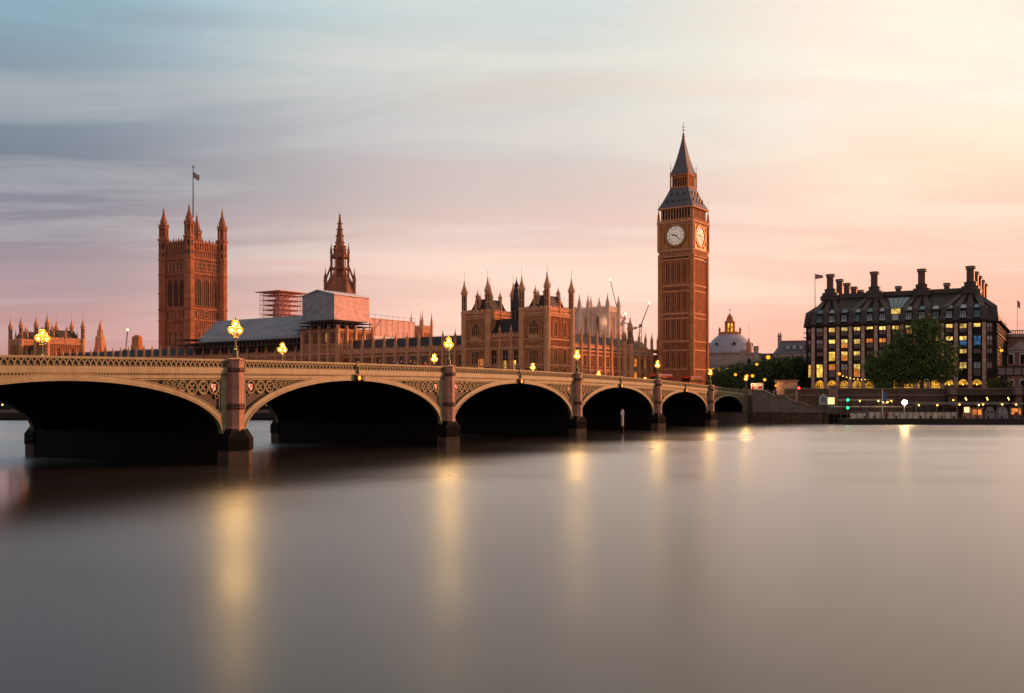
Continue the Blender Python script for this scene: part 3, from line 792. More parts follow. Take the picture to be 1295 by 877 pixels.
    for k in range(4):
        b.T = T(rot=k * math.pi / 2)
        for i in range(6):
            x = -2.75 + 5.5 * (i + .5) / 6; b.box(x - .26, x + .26, -2.63, -2.5, 80.1, 83.0)
    b.build('lantern_opening', 'glass', root)
    b = MB(GZ); b.sqf(0, 0, [(3.45, 84.3), (3.3, 84.8), (2.55, 87), (1.85, 89.6), (1.2, 92.6), (.62, 95.6), (.3, 97.6)]); b.build('spire', 'paleslate', root)
    b = MB(GZ); b.frus(0, 0, [(.3, 97.4), (.55, 97.9), (.3, 98.3)]); b.ball((0, 0, 98.7), .42); b.tube((0, 0, 98.6), (0, 0, 102.8), .08)
    b.tube((-.7, 0, 101.2), (.7, 0, 101.2), .07); b.tube((0, -.7, 101.2), (0, .7, 101.2), .07)
    for a in range(4): b.tube((0, 0, 99.6), (.6 * math.cos(a * 1.571), .6 * math.sin(a * 1.571), 100.3), .05)
    b.build('finial', 'gold', root)
    for sx in (-1, 1):
        for sy in (-1, 1):
            b = MB(GZ); b.tube((sx * 3.3, sy * 3.3, 79.8), (sx * 3.3, sy * 3.3, 88), .07, 5); b.ball((sx * 3.3, sy * 3.3, 86.6), .22); b.frus(sx * 3.3, sy * 3.3, [(.3, 79.8), (.3, 84.5), (.1, 85.4)]); b.build('spirelet', 'trim', root)
build_clock_tower()
#@@SPLIT
# ------------------------------------------------------------------ palace blocks
def buttress_row(root, Tm, L, n, zp, ztop, w=.95, proj=.75, ends=True, me=None):
    me = me or buttress_mesh(w, proj, GZ - 1, zp, ztop).mesh('buttress', 'trim')
    for k in range(n + 1):
        if not ends and k in (0, n): continue
        place_on(root, me, 'buttress', Tm, L * k / n)
def window_row(root, Tm, L, n, me, name='window', skip=(), y=-.02):
    for k in range(n):
        if k in skip: continue
        place_on(root, me, name, Tm, L * (k + .5) / n, y)

def build_pavilion(x0, depth, label, lit=True):
    """twin towered end block of the river front; local x from -30.5 to 0 along the front"""
    root = thing('palace_pavilion', label, 'palace', PW(x0, 0), PR)
    Wd = 30.5
    towers = ((-Wd, -21.5), (-9.0, 0.0))
    zc, zp = 31.0, 33.4
    b = MB(GZ)
    for a, c in towers: b.box(a, c, 0, depth, GZ - 1, zc + 1.1)
    b.box(-21.5, -9, .6, depth, GZ - 1, 25.0)
    b.build('wall', 'palace', root)
    bt, bp = MB(GZ), MB(GZ)
    st = [(16.0, .4), (21.4, .5), (23.7, .45), (30.6, .4), (31.3, .55)]
    faces = []
    for a, c in towers:
        faces.append((T(a, 0), c - a)); faces.append((T(c, 0, 0, math.pi / 2), depth)); faces.append((T(a, depth, 0, -math.pi / 2), depth)); faces.append((T(c, depth, 0, math.pi), c - a))
    for Tm, L in faces:
        bt.T = bp.T = Tm
        wall_trim(bt, bp, L, st, zp, [(GZ, 15.8), (16.2, 21.2), (21.7, 23.4), (24, 30.4)], .82)
    bt.T = bp.T = T(-21.5, .6)
    wall_trim(bt, bp, 12.5, [(16, .4), (21.4, .5), (23.7, .45)], 26.0, [(GZ, 15.8), (21.7, 23.4), (23.9, 24.8)], .82)
    bt.build('string_courses', 'trim', root); bp.build('panelling', 'panel', root)
    wide = window_mesh('window', 3.0, 24.6, 29.6, 'leadglass', lights=3, transoms=1)
    wide2 = window_mesh('window', 2.9, 16.6, 20.6, 'leadglass', lights=3, transoms=1, pointed=False)
    slim = window_mesh('window', 2.0, 24.6, 29.4, 'leadglass', lights=2, transoms=1)
    slim2 = window_mesh('window', 2.0, 16.6, 20.8, 'leadglass', lights=2, transoms=1, pointed=False)
    low = window_mesh('window', 1.9, 9.6, 15.2, 'leadglass', lights=2, transoms=1, pointed=False)
    for a, c in towers:
        for z in (wide, wide2): place_on(root, z, 'window', T(a, 0), 4.5, -.02)
        for Tm in (T(c, 0, 0, math.pi / 2), T(a, depth, 0, -math.pi / 2)):
            for fx in (.3, .7):
                for z in (slim, slim2, low): place_on(root, z, 'window', Tm, depth * fx, -.02)
        for fx in (2.3, 6.7): place_on(root, low, 'window', T(a, 0), fx, -.02)
        place_on(root, window_mesh('window', 1.5, 9.6, 15.2, 'leadglass', lights=2, pointed=False), 'window', T(a, 0), 4.5, -.02)
    for k in range(3):
        x = -19.4 + k * 4.15
        place_on(root, slim2, 'window', T(0, .6), x, -.02); place_on(root, low, 'window', T(0, .6), x, -.02)
    # oriel balconies under the great windows
    for a, c in towers:
        b = MB(GZ); b.loft([[(a + 2.4, 0, z), (a + 3.1, -d, z), (a + 5.9, -d, z), (a + 6.6, 0, z)] for d, z in ((.15, 22.6), (.9, 23.9), (.9, 24.9))])
        for q in range(7): b.box(a + 3.0 + q * .48, a + 3.2 + q * .48, -1.0, -.8, 24.9, 25.4)
        b.build('balcony', 'trim', root)
    if lit:
        for x, z0, z1, mk, ww in ((-24.0, 15.2, 18.2, 'orangewin', 1.7), (-11.9, 14.6, 17.6, 'warmwin', .8), (-15.4, 14.8, 17.6, 'warmwin', .8)):
            b = MB(GZ); yy = -.25 if x < -21 else .35
            b.box(x - ww / 2, x + ww / 2, yy, yy + .2, z0, z1); b.m = 1
            for q in range(1, 3): b.box(x - ww / 2 + ww * q / 3 - .05, x - ww / 2 + ww * q / 3 + .05, yy - .06, yy + .1, z0, z1)
            b.box(x - ww / 2, x + ww / 2, yy - .06, yy, (z0 + z1) / 2 + .3, (z0 + z1) / 2 + .45)
            o = b.build('lit_window', [mk, 'trim'], root); o['label'] = 'glowing lit window of the pavilion'
    # turrets
    for a, c in towers:
        for i, (x, y) in enumerate(((a, 0), (c, 0), (a, depth), (c, depth))):
            b = MB(GZ); turret_mesh(b, x, y, .98, GZ - 1, zp - 1.2, 43.2 if i != 1 else 43.8)
            b.tube((x, y, 43), (x, y, 45.2), .05, 4); b.build('turret', ['trim', 'glass'], root)
    for a, c in towers:
        for x, y in (((a + c) / 2, 0), (c, depth / 2), (a, depth / 2), ((a + c) / 2, depth), (a + 2.2, depth * .75), (c - 2.2, depth * .25)):
            b = MB(GZ); b.frus(x, y, [(.42, 31), (.38, 34.4)], 8); ogee(b, x, y, .42, 34.2, 38.4); b.build('pinnacle', 'trim', root)
    # link buttresses
    buttress_row(root, T(-21.5, .6), 12.5, 3, 25.4, 28.6, .7, .5, ends=False)
    # roofs
    for a, c in towers:
        b = MB(GZ); x, y, hx, hy = (a + c) / 2, depth / 2, (c - a) / 2 - 1.0, depth / 2 - 1.0
        b.loft([[(x - hx * k, y - (hy - hx * (1 - k)), z), (x + hx * k, y - (hy - hx * (1 - k)), z), (x + hx * k, y + (hy - hx * (1 - k)), z), (x - hx * k, y + (hy - hx * (1 - k)), z)] for k, z in ((1, 32), (.5, 36.8))])
        rf = b.build('roof', 'slate', root)
        for sx, sy in ((-1, -1), (1, -1), (-1, 1), (1, 1), (0, -1)):
            b = MB(GZ); px, py = x + sx * hx * .5, y + sy * hy * .62
            if sx == 0: py = y - hy * .8
            b.box(px - .42, px + .42, py - .42, py + .42, 33, 37.4 if sx else 36.2); b.box(px - .55, px + .55, py - .55, py + .55, 37.7 if sx else 36.2, 38.0 if sx else 36.5)
            ogee(b, px, py, .5, 37.5 if sx else 36.3, 40.0 if sx else 38.8); b.build('chimney', 'trim', rf)
    b = MB(GZ); b.loft([[(-21.5, 1.2, 24.6), (-9, 1.2, 24.6), (-9, depth - 1, 24.6), (-21.5, depth - 1, 24.6)], [(-21.5, 4.5, 30.5), (-9, 4.5, 30.5), (-9, depth - 4, 30.5), (-21.5, depth - 4, 30.5)]])
    b.build('roof', 'slate', root)
    return root
pav = build_pavilion(0, 13.5, 'ornate twin towered palace pavilion with tall ogee turrets and lit windows behind the middle arch')

# dark ventilation tower between the twin towers
r = thing('ventilation_tower', 'dark slate clad turret rising between the twin towers of the pavilion', 'tower', PW(-16.4, 8), PR)
b = MB(GZ); b.frus(0, 0, [(1.7, GZ), (1.7, 33.5), (1.95, 33.8), (1.5, 35), (1.2, 37), (.8, 39.4)], 8); b.build('wall', 'slate', r)
b = MB(GZ); b.frus(0, 0, [(.7, 39), (.95, 39.3), (.75, 39.6), (.7, 40.6), (.9, 40.8), (.5, 41.6), (.2, 42.3), (.03, 43.6)], 8); b.build('cap', 'bronze', r)
for k in range(8):
    a = OCT + k * math.pi / 4; b = MB(GZ); b.tube((1.66 * math.cos(a), 1.66 * math.sin(a), 27), (1.66 * math.cos(a), 1.66 * math.sin(a), 35.2), .16, 5, .04); b.build('rib', 'trim', r)

def build_wing(name, label, origin, rot, L, n, depth, zc=21.4, zp=23.0, ztop=28.2, roof=26.2, rows=((16.6, 20.2), (9.8, 14.2)), dormers=True, cat='palace', winw=2.5):
    root = thing(name, label, cat, origin, rot)
    b = MB(GZ); b.box(0, L, 0, depth, GZ - 1, zc + .4); b.build('wall', 'palace', root)
    bt, bp = MB(GZ), MB(GZ)
    wall_trim(bt, bp, L, [(15.3, .45), (zc, .5), (zc - 1.3, .3)], zp, [(GZ, 15.1), (15.5, zc - .3)], .85)
    bt.build('string_courses', 'trim', root); bp.build('panelling', 'panel', root)
    buttress_row(root, T(), L, n, zp, ztop)
    for z0, z1 in rows: window_row(root, T(), L, n, window_mesh('window', winw, z0, z1, 'leadglass', lights=2, transoms=1, pointed=False))
    b = MB(GZ); b.loft([[(.3, .9, zc), (L - .3, .9, zc), (L - .3, depth - .9, zc), (.3, depth - .9, zc)], [(.3, depth * .42, roof), (L - .3, depth * .42, roof), (L - .3, depth * .58, roof), (.3, depth * .58, roof)]])
    rf = b.build('roof', 'slate', root)
    b = MB(GZ)
    nn = int(L / .7); prof = [(.4, roof - .05)]
    for k in range(nn): prof += [(.4 + k * .7, roof + .15), (.55 + k * .7, roof + .6), (.75 + k * .7, roof + .15)]
    prof.append((.4 + nn * .7, roof - .05)); b.xz(prof, depth * .5 - .04, depth * .5 + .04)
    b.build('ridge_cresting', 'black', rf)
    return root, rf
# river wing: right stretch (plain), long stretch under the sheeted roof, left stretch
wing1, _ = build_wing('palace_wing', 'river front wing with slate roof and small pinnacles left of the twin towered pavilion', PW(-85, 2.0), PR, 54.5, 11, 14)
wing2, _ = build_wing('palace_wing', 'darker river front wing under the grey sheeted scaffold roof', PW(-158, 2.0), PR, 56, 11, 14, ztop=26.0, roof=25.6)
wing3, _ = build_wing('palace_wing', 'low palace wing of small pinnacles running from the square tower to the far pavilion', PW(-264, 2.0), PR, 106, 20, 14, ztop=28.0)
# taller middle block with the scaffold at its head
r = thing('palace_block', 'taller brown palace block carrying scaffold platforms below the sheeted box', 'palace', PW(-102, .2), PR)
b = MB(GZ); b.box(0, 17, 0, 17, GZ - 1, 30.0); b.build('wall', 'palace', r)
bt, bp = MB(GZ), MB(GZ)
for Tm in (T(), T(17, 0, 0, math.pi / 2)):
    bt.T = bp.T = Tm; wall_trim(bt, bp, 17, [(15.3, .45), (21.4, .5), (24.4, .4), (29.6, .5)], 0, [(GZ, 15.1), (15.5, 21.1), (24.6, 29.3)], .85)
bt.build('string_courses', 'trim', r); bp.build('panelling', 'panel', r)
wm = window_mesh('window', 2.2, 25.0, 28.8, 'leadglass', lights=3, pointed=False); wm2 = window_mesh('window', 1.9, 16.6, 20.2, 'leadglass', pointed=False)
for Tm in (T(), T(17, 0, 0, math.pi / 2)): window_row(r, Tm, 17, 4, wm); window_row(r, Tm, 17, 4, wm2); buttress_row(r, Tm, 17, 4, 29.9, 31.5, 1.0, .8)
b = MB(GZ); b.box(11.6, 12.2, -.3, -.1, 25.6, 28.4); o = b.build('lit_window', 'warmwin', r); o['label'] = 'narrow lit window under the sheeted box'

# sheeted box
def folds(b, p0, du, dv, nu, nv, amp, out):
    """wind-blown sheet over the rectangle p0 + u du + v dv"""
    p0, du, dv, out = Vector(p0), Vector(du), Vector(dv), Vector(out); ph = rnd.uniform(0, 6)
    g = []
    for i in range(nu + 1):
        rw = []
        for j in range(nv + 1):
            u, v = i / nu, j / nv
            d = amp * (math.sin(u * 7 + v * 31 + ph) * .3 + math.sin(u * 23 - v * 17 + ph * 2 + 2 * math.sin(u * 5)) * .35 + rnd.uniform(-.6, .6)) if 0 < i < nu and 0 < j < nv else 0
            rw.append(tuple(p0 + du * u + dv * v + out * d))
        g.append(rw)
    ids = [[b.pv(p) for p in rw] for rw in g]
    for i in range(nu):
        for j in range(nv): b.face([ids[i][j], ids[i + 1][j], ids[i + 1][j + 1], ids[i][j + 1]])
r = thing('sheeted_box', 'big box of white sunset-tinted sheeting, grey front and pink lit side, on the palace roof', 'scaffold', PW(-102.5, .5), PR)
LX, LY, z0, z1 = 15.6, 17.5, 33.2, 42.0
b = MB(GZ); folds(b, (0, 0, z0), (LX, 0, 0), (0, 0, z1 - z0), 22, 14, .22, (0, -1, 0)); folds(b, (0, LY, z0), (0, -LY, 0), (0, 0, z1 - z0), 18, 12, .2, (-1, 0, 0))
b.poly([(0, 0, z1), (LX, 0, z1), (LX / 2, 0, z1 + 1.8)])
b.build('front_sheet', 'sheetshade', r, smooth=True)
b = MB(GZ); folds(b, (LX, 0, z0), (0, LY, 0), (0, 0, z1 - z0), 22, 14, .22, (1, 0, 0)); folds(b, (LX, LY, z0), (-LX, 0, 0), (0, 0, z1 - z0), 18, 12, .2, (0, 1, 0)); b.build('side_sheet', 'sheetlit', r, smooth=True)
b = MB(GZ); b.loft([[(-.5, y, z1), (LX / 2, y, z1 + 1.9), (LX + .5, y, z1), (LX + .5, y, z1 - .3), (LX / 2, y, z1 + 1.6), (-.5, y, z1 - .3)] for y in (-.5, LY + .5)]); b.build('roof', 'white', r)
b = MB(GZ)
for k in range(3):
    z = z0 - .6 - k * 1.15
    b.box(-1.0 - (k == 2) * 3, LX + 1.0, -1.3, LY + 1.0, z - .12, z)
b.build('platform', 'ply', r)
b = MB(GZ)
for k in range(12):
    x = -.9 + (LX + 1.8) * k / 11; b.tube((x, -1.2, z0 - 4.8), (x, -1.2, z0 + .3), .07, 4)
    y = -1.2 + (LY + 2) * k / 11; b.tube((LX + .9, y, z0 - 4.8), (LX + .9, y, z0 + .3), .07, 4)
for k in range(6):
    x = (LX) * k / 6; b.tube((x, -1.25, z0 - 4), (x + LX / 6, -1.25, z0), .05, 4)
    y = LY * k / 6; b.tube((LX + .95, y, z0 - 4), (LX + .95, y + LY / 6, z0), .05, 4)
b.build('scaffold_tubes', 'steel', r)
# long sheeted roof
r = thing('sheeted_roof', 'long sloping grey sheeted roof over the river wing left of the sheeted box', 'scaffold', PW(-160, 1.0), PR)
b = MB(GZ); folds(b, (0, -.8, 27.6), (56.8, 0, 0), (0, 9.5, 8.8), 90, 16, .34, (0, -.68, .73)); b.build('sheet', 'sheetshade', r, smooth=True)
b = MB(GZ); b.poly([(0, -.8, 27.6), (0, 8.7, 36.4), (0, 18, 27.6)]); b.poly([(0, 8.7, 36.4), (56.8, 8.7, 36.4), (56.8, 18, 27.6), (0, 18, 27.6)]); b.build('back_sheet', 'sheetlit', r)
b = MB(GZ); b.box(0, 57, 1.6, 1.8, 20.5, 28.4); b.box(-3, 57, -2.2, 1, 27.0, 27.25); b.box(-3, 57, -2.2, 1, 25.2, 25.4); b.box(-12, 1, -3.2, 10, 26.6, 26.9); b.box(-10, 1, -3.2, 8, 28.6, 28.8); b.build('platform', 'ply', r)
b = MB(GZ)
for k in range(30):
    x = -2.5 + 59 * k / 29; b.tube((x, -2.1, 23.8), (x, -2.1, 28.4), .07, 4)
    if k < 29: b.tube((x, -2.1, 25.4), (x + 2, -2.1, 27), .05, 4)
b.tube((-3, -2.1, 28.2), (57, -2.1, 28.2), .06, 4)
for k in range(5): b.tube((-11.5 + k * 2.6, -3.1, 24.5), (-11.5 + k * 2.6, -3.1, 31 - k * .3), .07, 4)
b.build('scaffold_tubes', 'steel', r)
# pink sheeted extension
r = thing('sheeted_hoarding', 'low pink lit sheeted hoarding on the roof right of the sheeted box', 'scaffold', PW(-87.4, 18), PR)
b = MB(GZ); folds(b, (.2, 0, 28.6), (0, 25, 0), (0, 0, 6.2), 24, 8, .2, (1, 0, 0)); b.build('side_sheet', 'sheetlit', r, smooth=True)
b = MB(GZ); b.box(-7, .5, -.2, 25.2, 34.85, 35.05); b.box(-6.9, 0, 0, 25, GZ + 12, 28.5); b.build('roof', 'white', r)
b = MB(GZ)
for k in range(9): b.tube((.4, 25 * k / 8, 27.5), (.4, 25 * k / 8, 36.4), .06, 4)
b.tube((.4, 0, 36.2), (.4, 25, 36.2), .05, 4); b.tube((.45, 1, 29), (.45, 6, 34.5), .1, 4); b.build('scaffold_tubes', 'steel', r)
# open scaffold tower
r = thing('scaffold_tower', 'square open scaffold tower of stacked platforms wrapped round a hidden turret', 'scaffold', PW(-178, 47), PR)
b = MB(GZ); bb = MB(GZ)
SX, SY = 12.5, 14
for k in range(9):
    z = 34 + k * 2.05; bb.box(0, SX, 0, SY, z, z + .18)
for i in range(7):
    for j in range(7):
        if i in (0, 6) or j in (0, 6): b.tube((SX * i / 6, SY * j / 6, 30), (SX * i / 6, SY * j / 6, 51.8), .10, 4)
for k in range(9):
    z = 34 + k * 2.05
    for q in (0.6, 1.2): b.tube((0, -.05, z + q), (SX, -.05, z + q), .06, 4); b.tube((SX + .05, 0, z + q), (SX + .05, SY, z + q), .06, 4)
    for i in range(6):
        s0, s1 = (i, i + 1) if k % 2 else (i + 1, i)
        b.tube((SX + .1, SY * s0 / 6, z), (SX + .1, SY * s1 / 6, z + 2), .09, 4)
        if i % 2: b.tube((SX * s0 / 6, -.1, z), (SX * s1 / 6, -.1, z + 2), .07, 4)
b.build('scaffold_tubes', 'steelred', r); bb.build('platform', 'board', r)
b = MB(GZ); b.box(-1.5, SX + 1.5, -1.5, SY + 1.5, 51.8, 52.1); b.build('roof', 'sheetlit', r)
b = MB(GZ); b.frus(SX / 2, SY / 2, [(4, GZ), (4, 46), (3, 50)]); b.build('turret', 'sheetlit', r)

# great square tower
def build_square_tower():
    root = thing('square_tower', 'massive square gothic tower with four corner turrets and a tall flagstaff', 'tower', PW(-264, 76), PR)
    w = 20.6                                     # local x from -w to 0, y from 0 to w
    b = MB(GZ); b.box(-w, 0, 0, w, GZ - 1, 84.0); b.build('wall', 'towerstone', root)
    bt, bp = MB(GZ), MB(GZ)
    faces = [T(-w, 0), T(0, 0, 0, math.pi / 2), T(0, w, 0, math.pi), T(-w, w, 0, -math.pi / 2)]
    for Tm in faces:
        bt.T = bp.T = Tm
        wall_trim(bt, bp, w, [(30, .7), (46, .8), (51.8, .9), (69.7, .9), (77.4, .9), (81.4, .6)], 0, [(GZ, 29.6), (30.4, 45.6), (46.5, 51.3), (52.4, 69.2), (70.3, 76.9), (78, 81)], 1.15, proud=.5)
        n = 13
        for k in range(n):                      # pierced crown
            x = 1.2 + (w - 2.4) * k / (n - 1); bt.box(x - .4, x + .4, -.5, .5, 82, 85.4)
        bt.box(0, w, -.55, .55, 85.2, 86)
        for k in range(9):
            x = 1.8 + (w - 3.6) * k / 8; ogee(bt, x, 0, .55, 86, 88.6 if k % 2 else 87.6)
    bt.build('string_courses', 'towerstone', root); bp.build('panelling', 'towerstone', root)
    big = window_mesh('great_window', 3.3, 53.4, 67.2, 'glass', 'towerstone', lights=1, transoms=0); mid_ = window_mesh('window', 2.2, 71.4, 75.4, 'leadglass', lights=3, pointed=False); lowm = window_mesh('window', 2.0, 47.2, 50.6, 'glass', lights=2, pointed=False)
    base = window_mesh('window', 2.2, 33, 41, 'leadglass', lights=2)
    for Tm in faces:
        for q in (-1, 0, 1):
            place_on(root, big, 'great_window', Tm, w / 2 + q * 4.75, -.1); place_on(root, base, 'window', Tm, w / 2 + q * 4.75, -.1)
        for q in range(6):
            place_on(root, mid_, 'window', Tm, 2.9 + q * 2.96, -.1)
            if q % 2 == 0: place_on(root, lowm, 'window', Tm, 3.6 + q * 3.3, -.1)
    for x, y in ((-w, 0), (0, 0), (0, w), (-w, w)):
        b = MB(GZ); r_ = 2.6
        b.frus(x, y, [(r_, GZ - 1), (r_, 87), (r_ * 1.15, 87.4), (r_ * 1.15, 88.4), (r_ * .86, 88.6), (r_ * .86, 89.2)], 8)
        for k in range(8):
            a = OCT + k * math.pi / 4; px, py = x + r_ * .8 * math.cos(a), y + r_ * .8 * math.sin(a)
            b.tube((px, py, 89), (px, py, 94), .38, 5); b.tube((px * 1 + .4 * math.cos(a), py + .4 * math.sin(a), 94), (px + .4 * math.cos(a), py + .4 * math.sin(a), 96.4), .3, 4, .05)
        b.frus(x, y, [(r_ * .95, 93.6), (r_ * .95, 94.6), (r_ * .7, 95)], 8)
        b.frus(x, y, [(r_ * .45, 89), (r_ * .45, 94)], 6)
        ogee(b, x, y, r_ * .72, 95, 105.5)
        for z in (30, 46, 51.8, 60, 69.7, 77.4): b.frus(x, y, [(r_ * 1.1, z - .4), (r_ * 1.1, z + .4)], 8)
        b.m = 1
        for k in range(8):
            a = OCT + math.pi / 8 + k * math.pi / 4; d = r_ * .925
            c, s_ = math.cos(a), math.sin(a)
            for z0, z1 in ((79, 81), (83, 86)):
                b.poly([(x + c * d - s_ * .4, y + s_ * d + c * .4, z0), (x + c * d + s_ * .4, y + s_ * d - c * .4, z0), (x + c * d + s_ * .4, y + s_ * d - c * .4, z1), (x + c * d - s_ * .4, y + s_ * d + c * .4, z1)])
        b.build('turret', ['towerstone', 'glass'], root)
    b = MB(GZ); b.loft([[(-w / 2 - k, w / 2 - k, z), (-w / 2 + k, w / 2 - k, z), (-w / 2 + k, w / 2 + k, z), (-w / 2 - k, w / 2 + k, z)] for k, z in ((9.0, 84), (6, 86.2), (1.2, 88.5), (.8, 97))]); b.build('roof', 'slate', root)
    b = MB(GZ); b.tube((-w / 2, w / 2, 100), (-w / 2, w / 2, 126), .35, 8, .2); b.ball((-w / 2, w / 2, 126.3), .5); b.build('flagstaff', 'bronze', root)
    b = MB(GZ)
    b.loft([[(-w / 2 + .3 + u * 4, w / 2 - .6 * math.sin(u * 5), zz - u * 1.6 + .4 * math.sin(u * 6)) for u in [q / 8 for q in range(9)]] for zz in (120.4, 123.4)], cap=False, closed=False)
    b.build('flag', 'flag', root)
build_square_tower()

# openwork spire
r = thing('octagonal_spire', 'slender octagonal gothic lantern spire bristling with pinnacles behind the sheeted box', 'spire', PW(-143, 60), PR)
b = MB(GZ); b.frus(0, 0, [(7.2, GZ), (7.2, 46), (7.0, 50.5), (6.6, 51), (5.6, 55), (4.6, 57)], 8); b.build('base', 'spirestone', r)
b = MB(GZ)
for k in range(8):
    a = OCT + k * math.pi / 4; c, s_ = math.cos(a), math.sin(a)
    b.tube((4.0 * c, 4.0 * s_, 52), (3.7 * c, 3.7 * s_, 66), .48, 5)
    b.tube((6.4 * c, 6.4 * s_, 56), (3.8 * c, 3.8 * s_, 62.5), .3, 4)
    a2 = a + math.pi / 8; b.tube((3.5 * math.cos(a2), 3.5 * math.sin(a2), 52), (3.3 * math.cos(a2), 3.3 * math.sin(a2), 66), .2, 4)
b.frus(0, 0, [(4.3, 60.6), (4.3, 61.2)], 8); b.frus(0, 0, [(4.2, 65.4), (4.2, 66.6), (3.2, 67)], 8); b.frus(0, 0, [(2.3, 50), (2.1, 66)], 8); b.build('lantern', 'spirestone', r)
b = MB(GZ); b.frus(0, 0, [(3.0, 66.5), (2.7, 70), (2.9, 70.3), (1.9, 71), (1.5, 74.5), (.9, 79), (.35, 83), (.5, 83.4), (.05, 84.2), (.04, 86.6)], 8)
for z, rr in ((69, 2.9), (72, 2.0), (74.8, 1.7), (77.5, 1.35), (80, .95)):
    for k in range(8):
        a = OCT + k * math.pi / 4; b.ball((rr * math.cos(a), rr * math.sin(a), z), .26, 5, 3)
b.build('spire', 'spirestone', r)
for k in range(8):
    a = OCT + k * math.pi / 4; c, s_ = math.cos(a), math.sin(a)
    b = MB(GZ); b.frus(6.5 * c, 6.5 * s_, [(.75, 44), (.7, 55.4)], 8); ogee(b, 6.5 * c, 6.5 * s_, .75, 55.4, 61.5); b.build('pinnacle', 'spirestone', r)
    b = MB(GZ); b.frus(3.9 * c, 3.9 * s_, [(.5, 64), (.45, 67.6)], 8); ogee(b, 3.9 * c, 3.9 * s_, .5, 67.6, 72.4); b.build('pinnacle', 'spirestone', r)

# far pavilion at the other end of the palace
build_pavilion(-262.5, 17, 'distant turreted palace pavilion at the far end beside the glowing lamp', lit=False)

# north wing from the pavilion to the clock tower: faces the bridge road
NR = PR + math.pi / 2
wing4, rf4 = build_wing('palace_wing', 'palace wing with a dozen dark pinnacles between the pavilion and the clock tower', PW(-2.5, 13.5), NR, 62.4, 13, 14, zc=21.2, zp=23.4, ztop=29.4, roof=26.4, rows=((16.4, 20.0), (9.4, 14.6)), winw=2.5)
for x, top in ((41.5, 34.2), (37.0, 29.5)):
    b = MB(GZ); turret_mesh(b, x, -.3, 1.05 if top > 30 else .8, GZ - 1, 23.5, top); b.tube((x, -.3, top - .3), (x, -.3, top + 1.2), .05, 4); b.build('turret', ['trim', 'glass'], wing4)
b = MB(GZ)
for z0, z1, x in ((17, 19.6, 45.5), (12.8, 15, 45.5), (9, 11.5, 45.5), (16.6, 19.8, 53.0)): b.box(x - .7, x + .7, -.3, -.1, z0, z1)
o = b.build('lit_window', 'orangewin', wing4); o['label'] = 'orange lit stair windows beside the clock tower'

# small towers behind the roofs
def pinnacled_tower(name, label, px, Y, w, ztop, zp, mat='trim', pin=None, nwin=2, wz=(.55, .85)):
    root = thing(name, label, 'tower', (X(px, Y), Y, GZ), PR)
    h = w / 2
    b = MB(GZ); b.box(-h, h, -h, h, GZ - 1, zp); b.build('wall', mat, root)
    bt, bp = MB(GZ), MB(GZ)
    for k in range(4):
        bt.T = bp.T = T(rot=k * math.pi / 2) @ T(-h, -h)
        wall_trim(bt, bp, w, [(zp - 1.6, .4), (GZ + (zp - GZ) * .5, .4)], zp + 1.0, [(GZ, zp - 2)], w / 9)
    bt.build('string_courses', mat, root); bp.build('panelling', mat, root)
    me = window_mesh('window', w * .2, GZ + (zp - GZ) * wz[0], GZ + (zp - GZ) * wz[1], 'glass', mat, 2, 1)
    for k in range(4):
        for q in range(nwin): place_on(root, me, 'window', T(rot=k * math.pi / 2) @ T(-h, -h), w * (q + .5) / nwin, -.05)
    for sx in (-1, 1):
        for sy in (-1, 1):
            b = MB(GZ); r_ = w * .085; b.frus(sx * h, sy * h, [(r_ * 1.2, GZ - 1), (r_ * 1.1, zp + 1)], 8); ogee(b, sx * h, sy * h, r_ * 1.1, zp + 1, ztop); b.build('pinnacle', mat, root)
    return root
pinnacled_tower('belfry_tower', 'small square brown tower with four thin pinnacles on the wing left of the pavilion', 533, 392, 5.6, 40.5, 33.5)
pinnacled_tower('abbey_tower', 'pale pink pinnacled church tower with a pointed window behind the north wing', 763, 520, 11.5, 60.5, 52.5, 'abbey', nwin=1, wz=(.58, .92))
pinnacled_tower('abbey_tower', 'pale church tower half hidden by the right turret of the pavilion', 728, 520, 11.5, 60.0, 52.0, 'abbey', nwin=1, wz=(.58, .92))
def stepped_turret(label, px, Y, prof, side=True, mat='trim'):
    root = thing('roof_turret', label, 'tower', (X(px, Y), Y, GZ), PR)
    b = MB(GZ); b.frus(0, 0, prof, 8); b.build('wall', mat, root)
    b = MB(GZ)
    for r_, z in prof[:-2:2]: b.frus(0, 0, [(r_ * 1.12, z - .25), (r_ * 1.12, z + .25)], 8)
    b.build('string_courses', mat, root)
    if side:
        for sx, h in ((-1, 33), (1, 33)):
            b = MB(GZ); b.frus(sx * 4.2, 0, [(.9, GZ), (.9, h - 5)], 8); ogee(b, sx * 4.2, 0, .9, h - 5, h); b.build('pinnacle', mat, root)
    return root
stepped_turret('dark stepped turret between two pinnacles right of the far pavilion', 127, 480, [(2.5, GZ), (2.3, 35.5), (1.6, 35.8), (1.45, 38.6), (.95, 38.9), (.9, 40.6), (.6, 41.2), (.25, 42.4), (.04, 44.5)])
stepped_turret('squat round topped roof turret left of the square tower', 173.5, 425, [(3.0, GZ), (2.6, 28.3), (2.2, 28.6), (2.2, 31.5), (1.9, 32), (1.2, 32.8), (.9, 33.0)], False, 'clockstone')

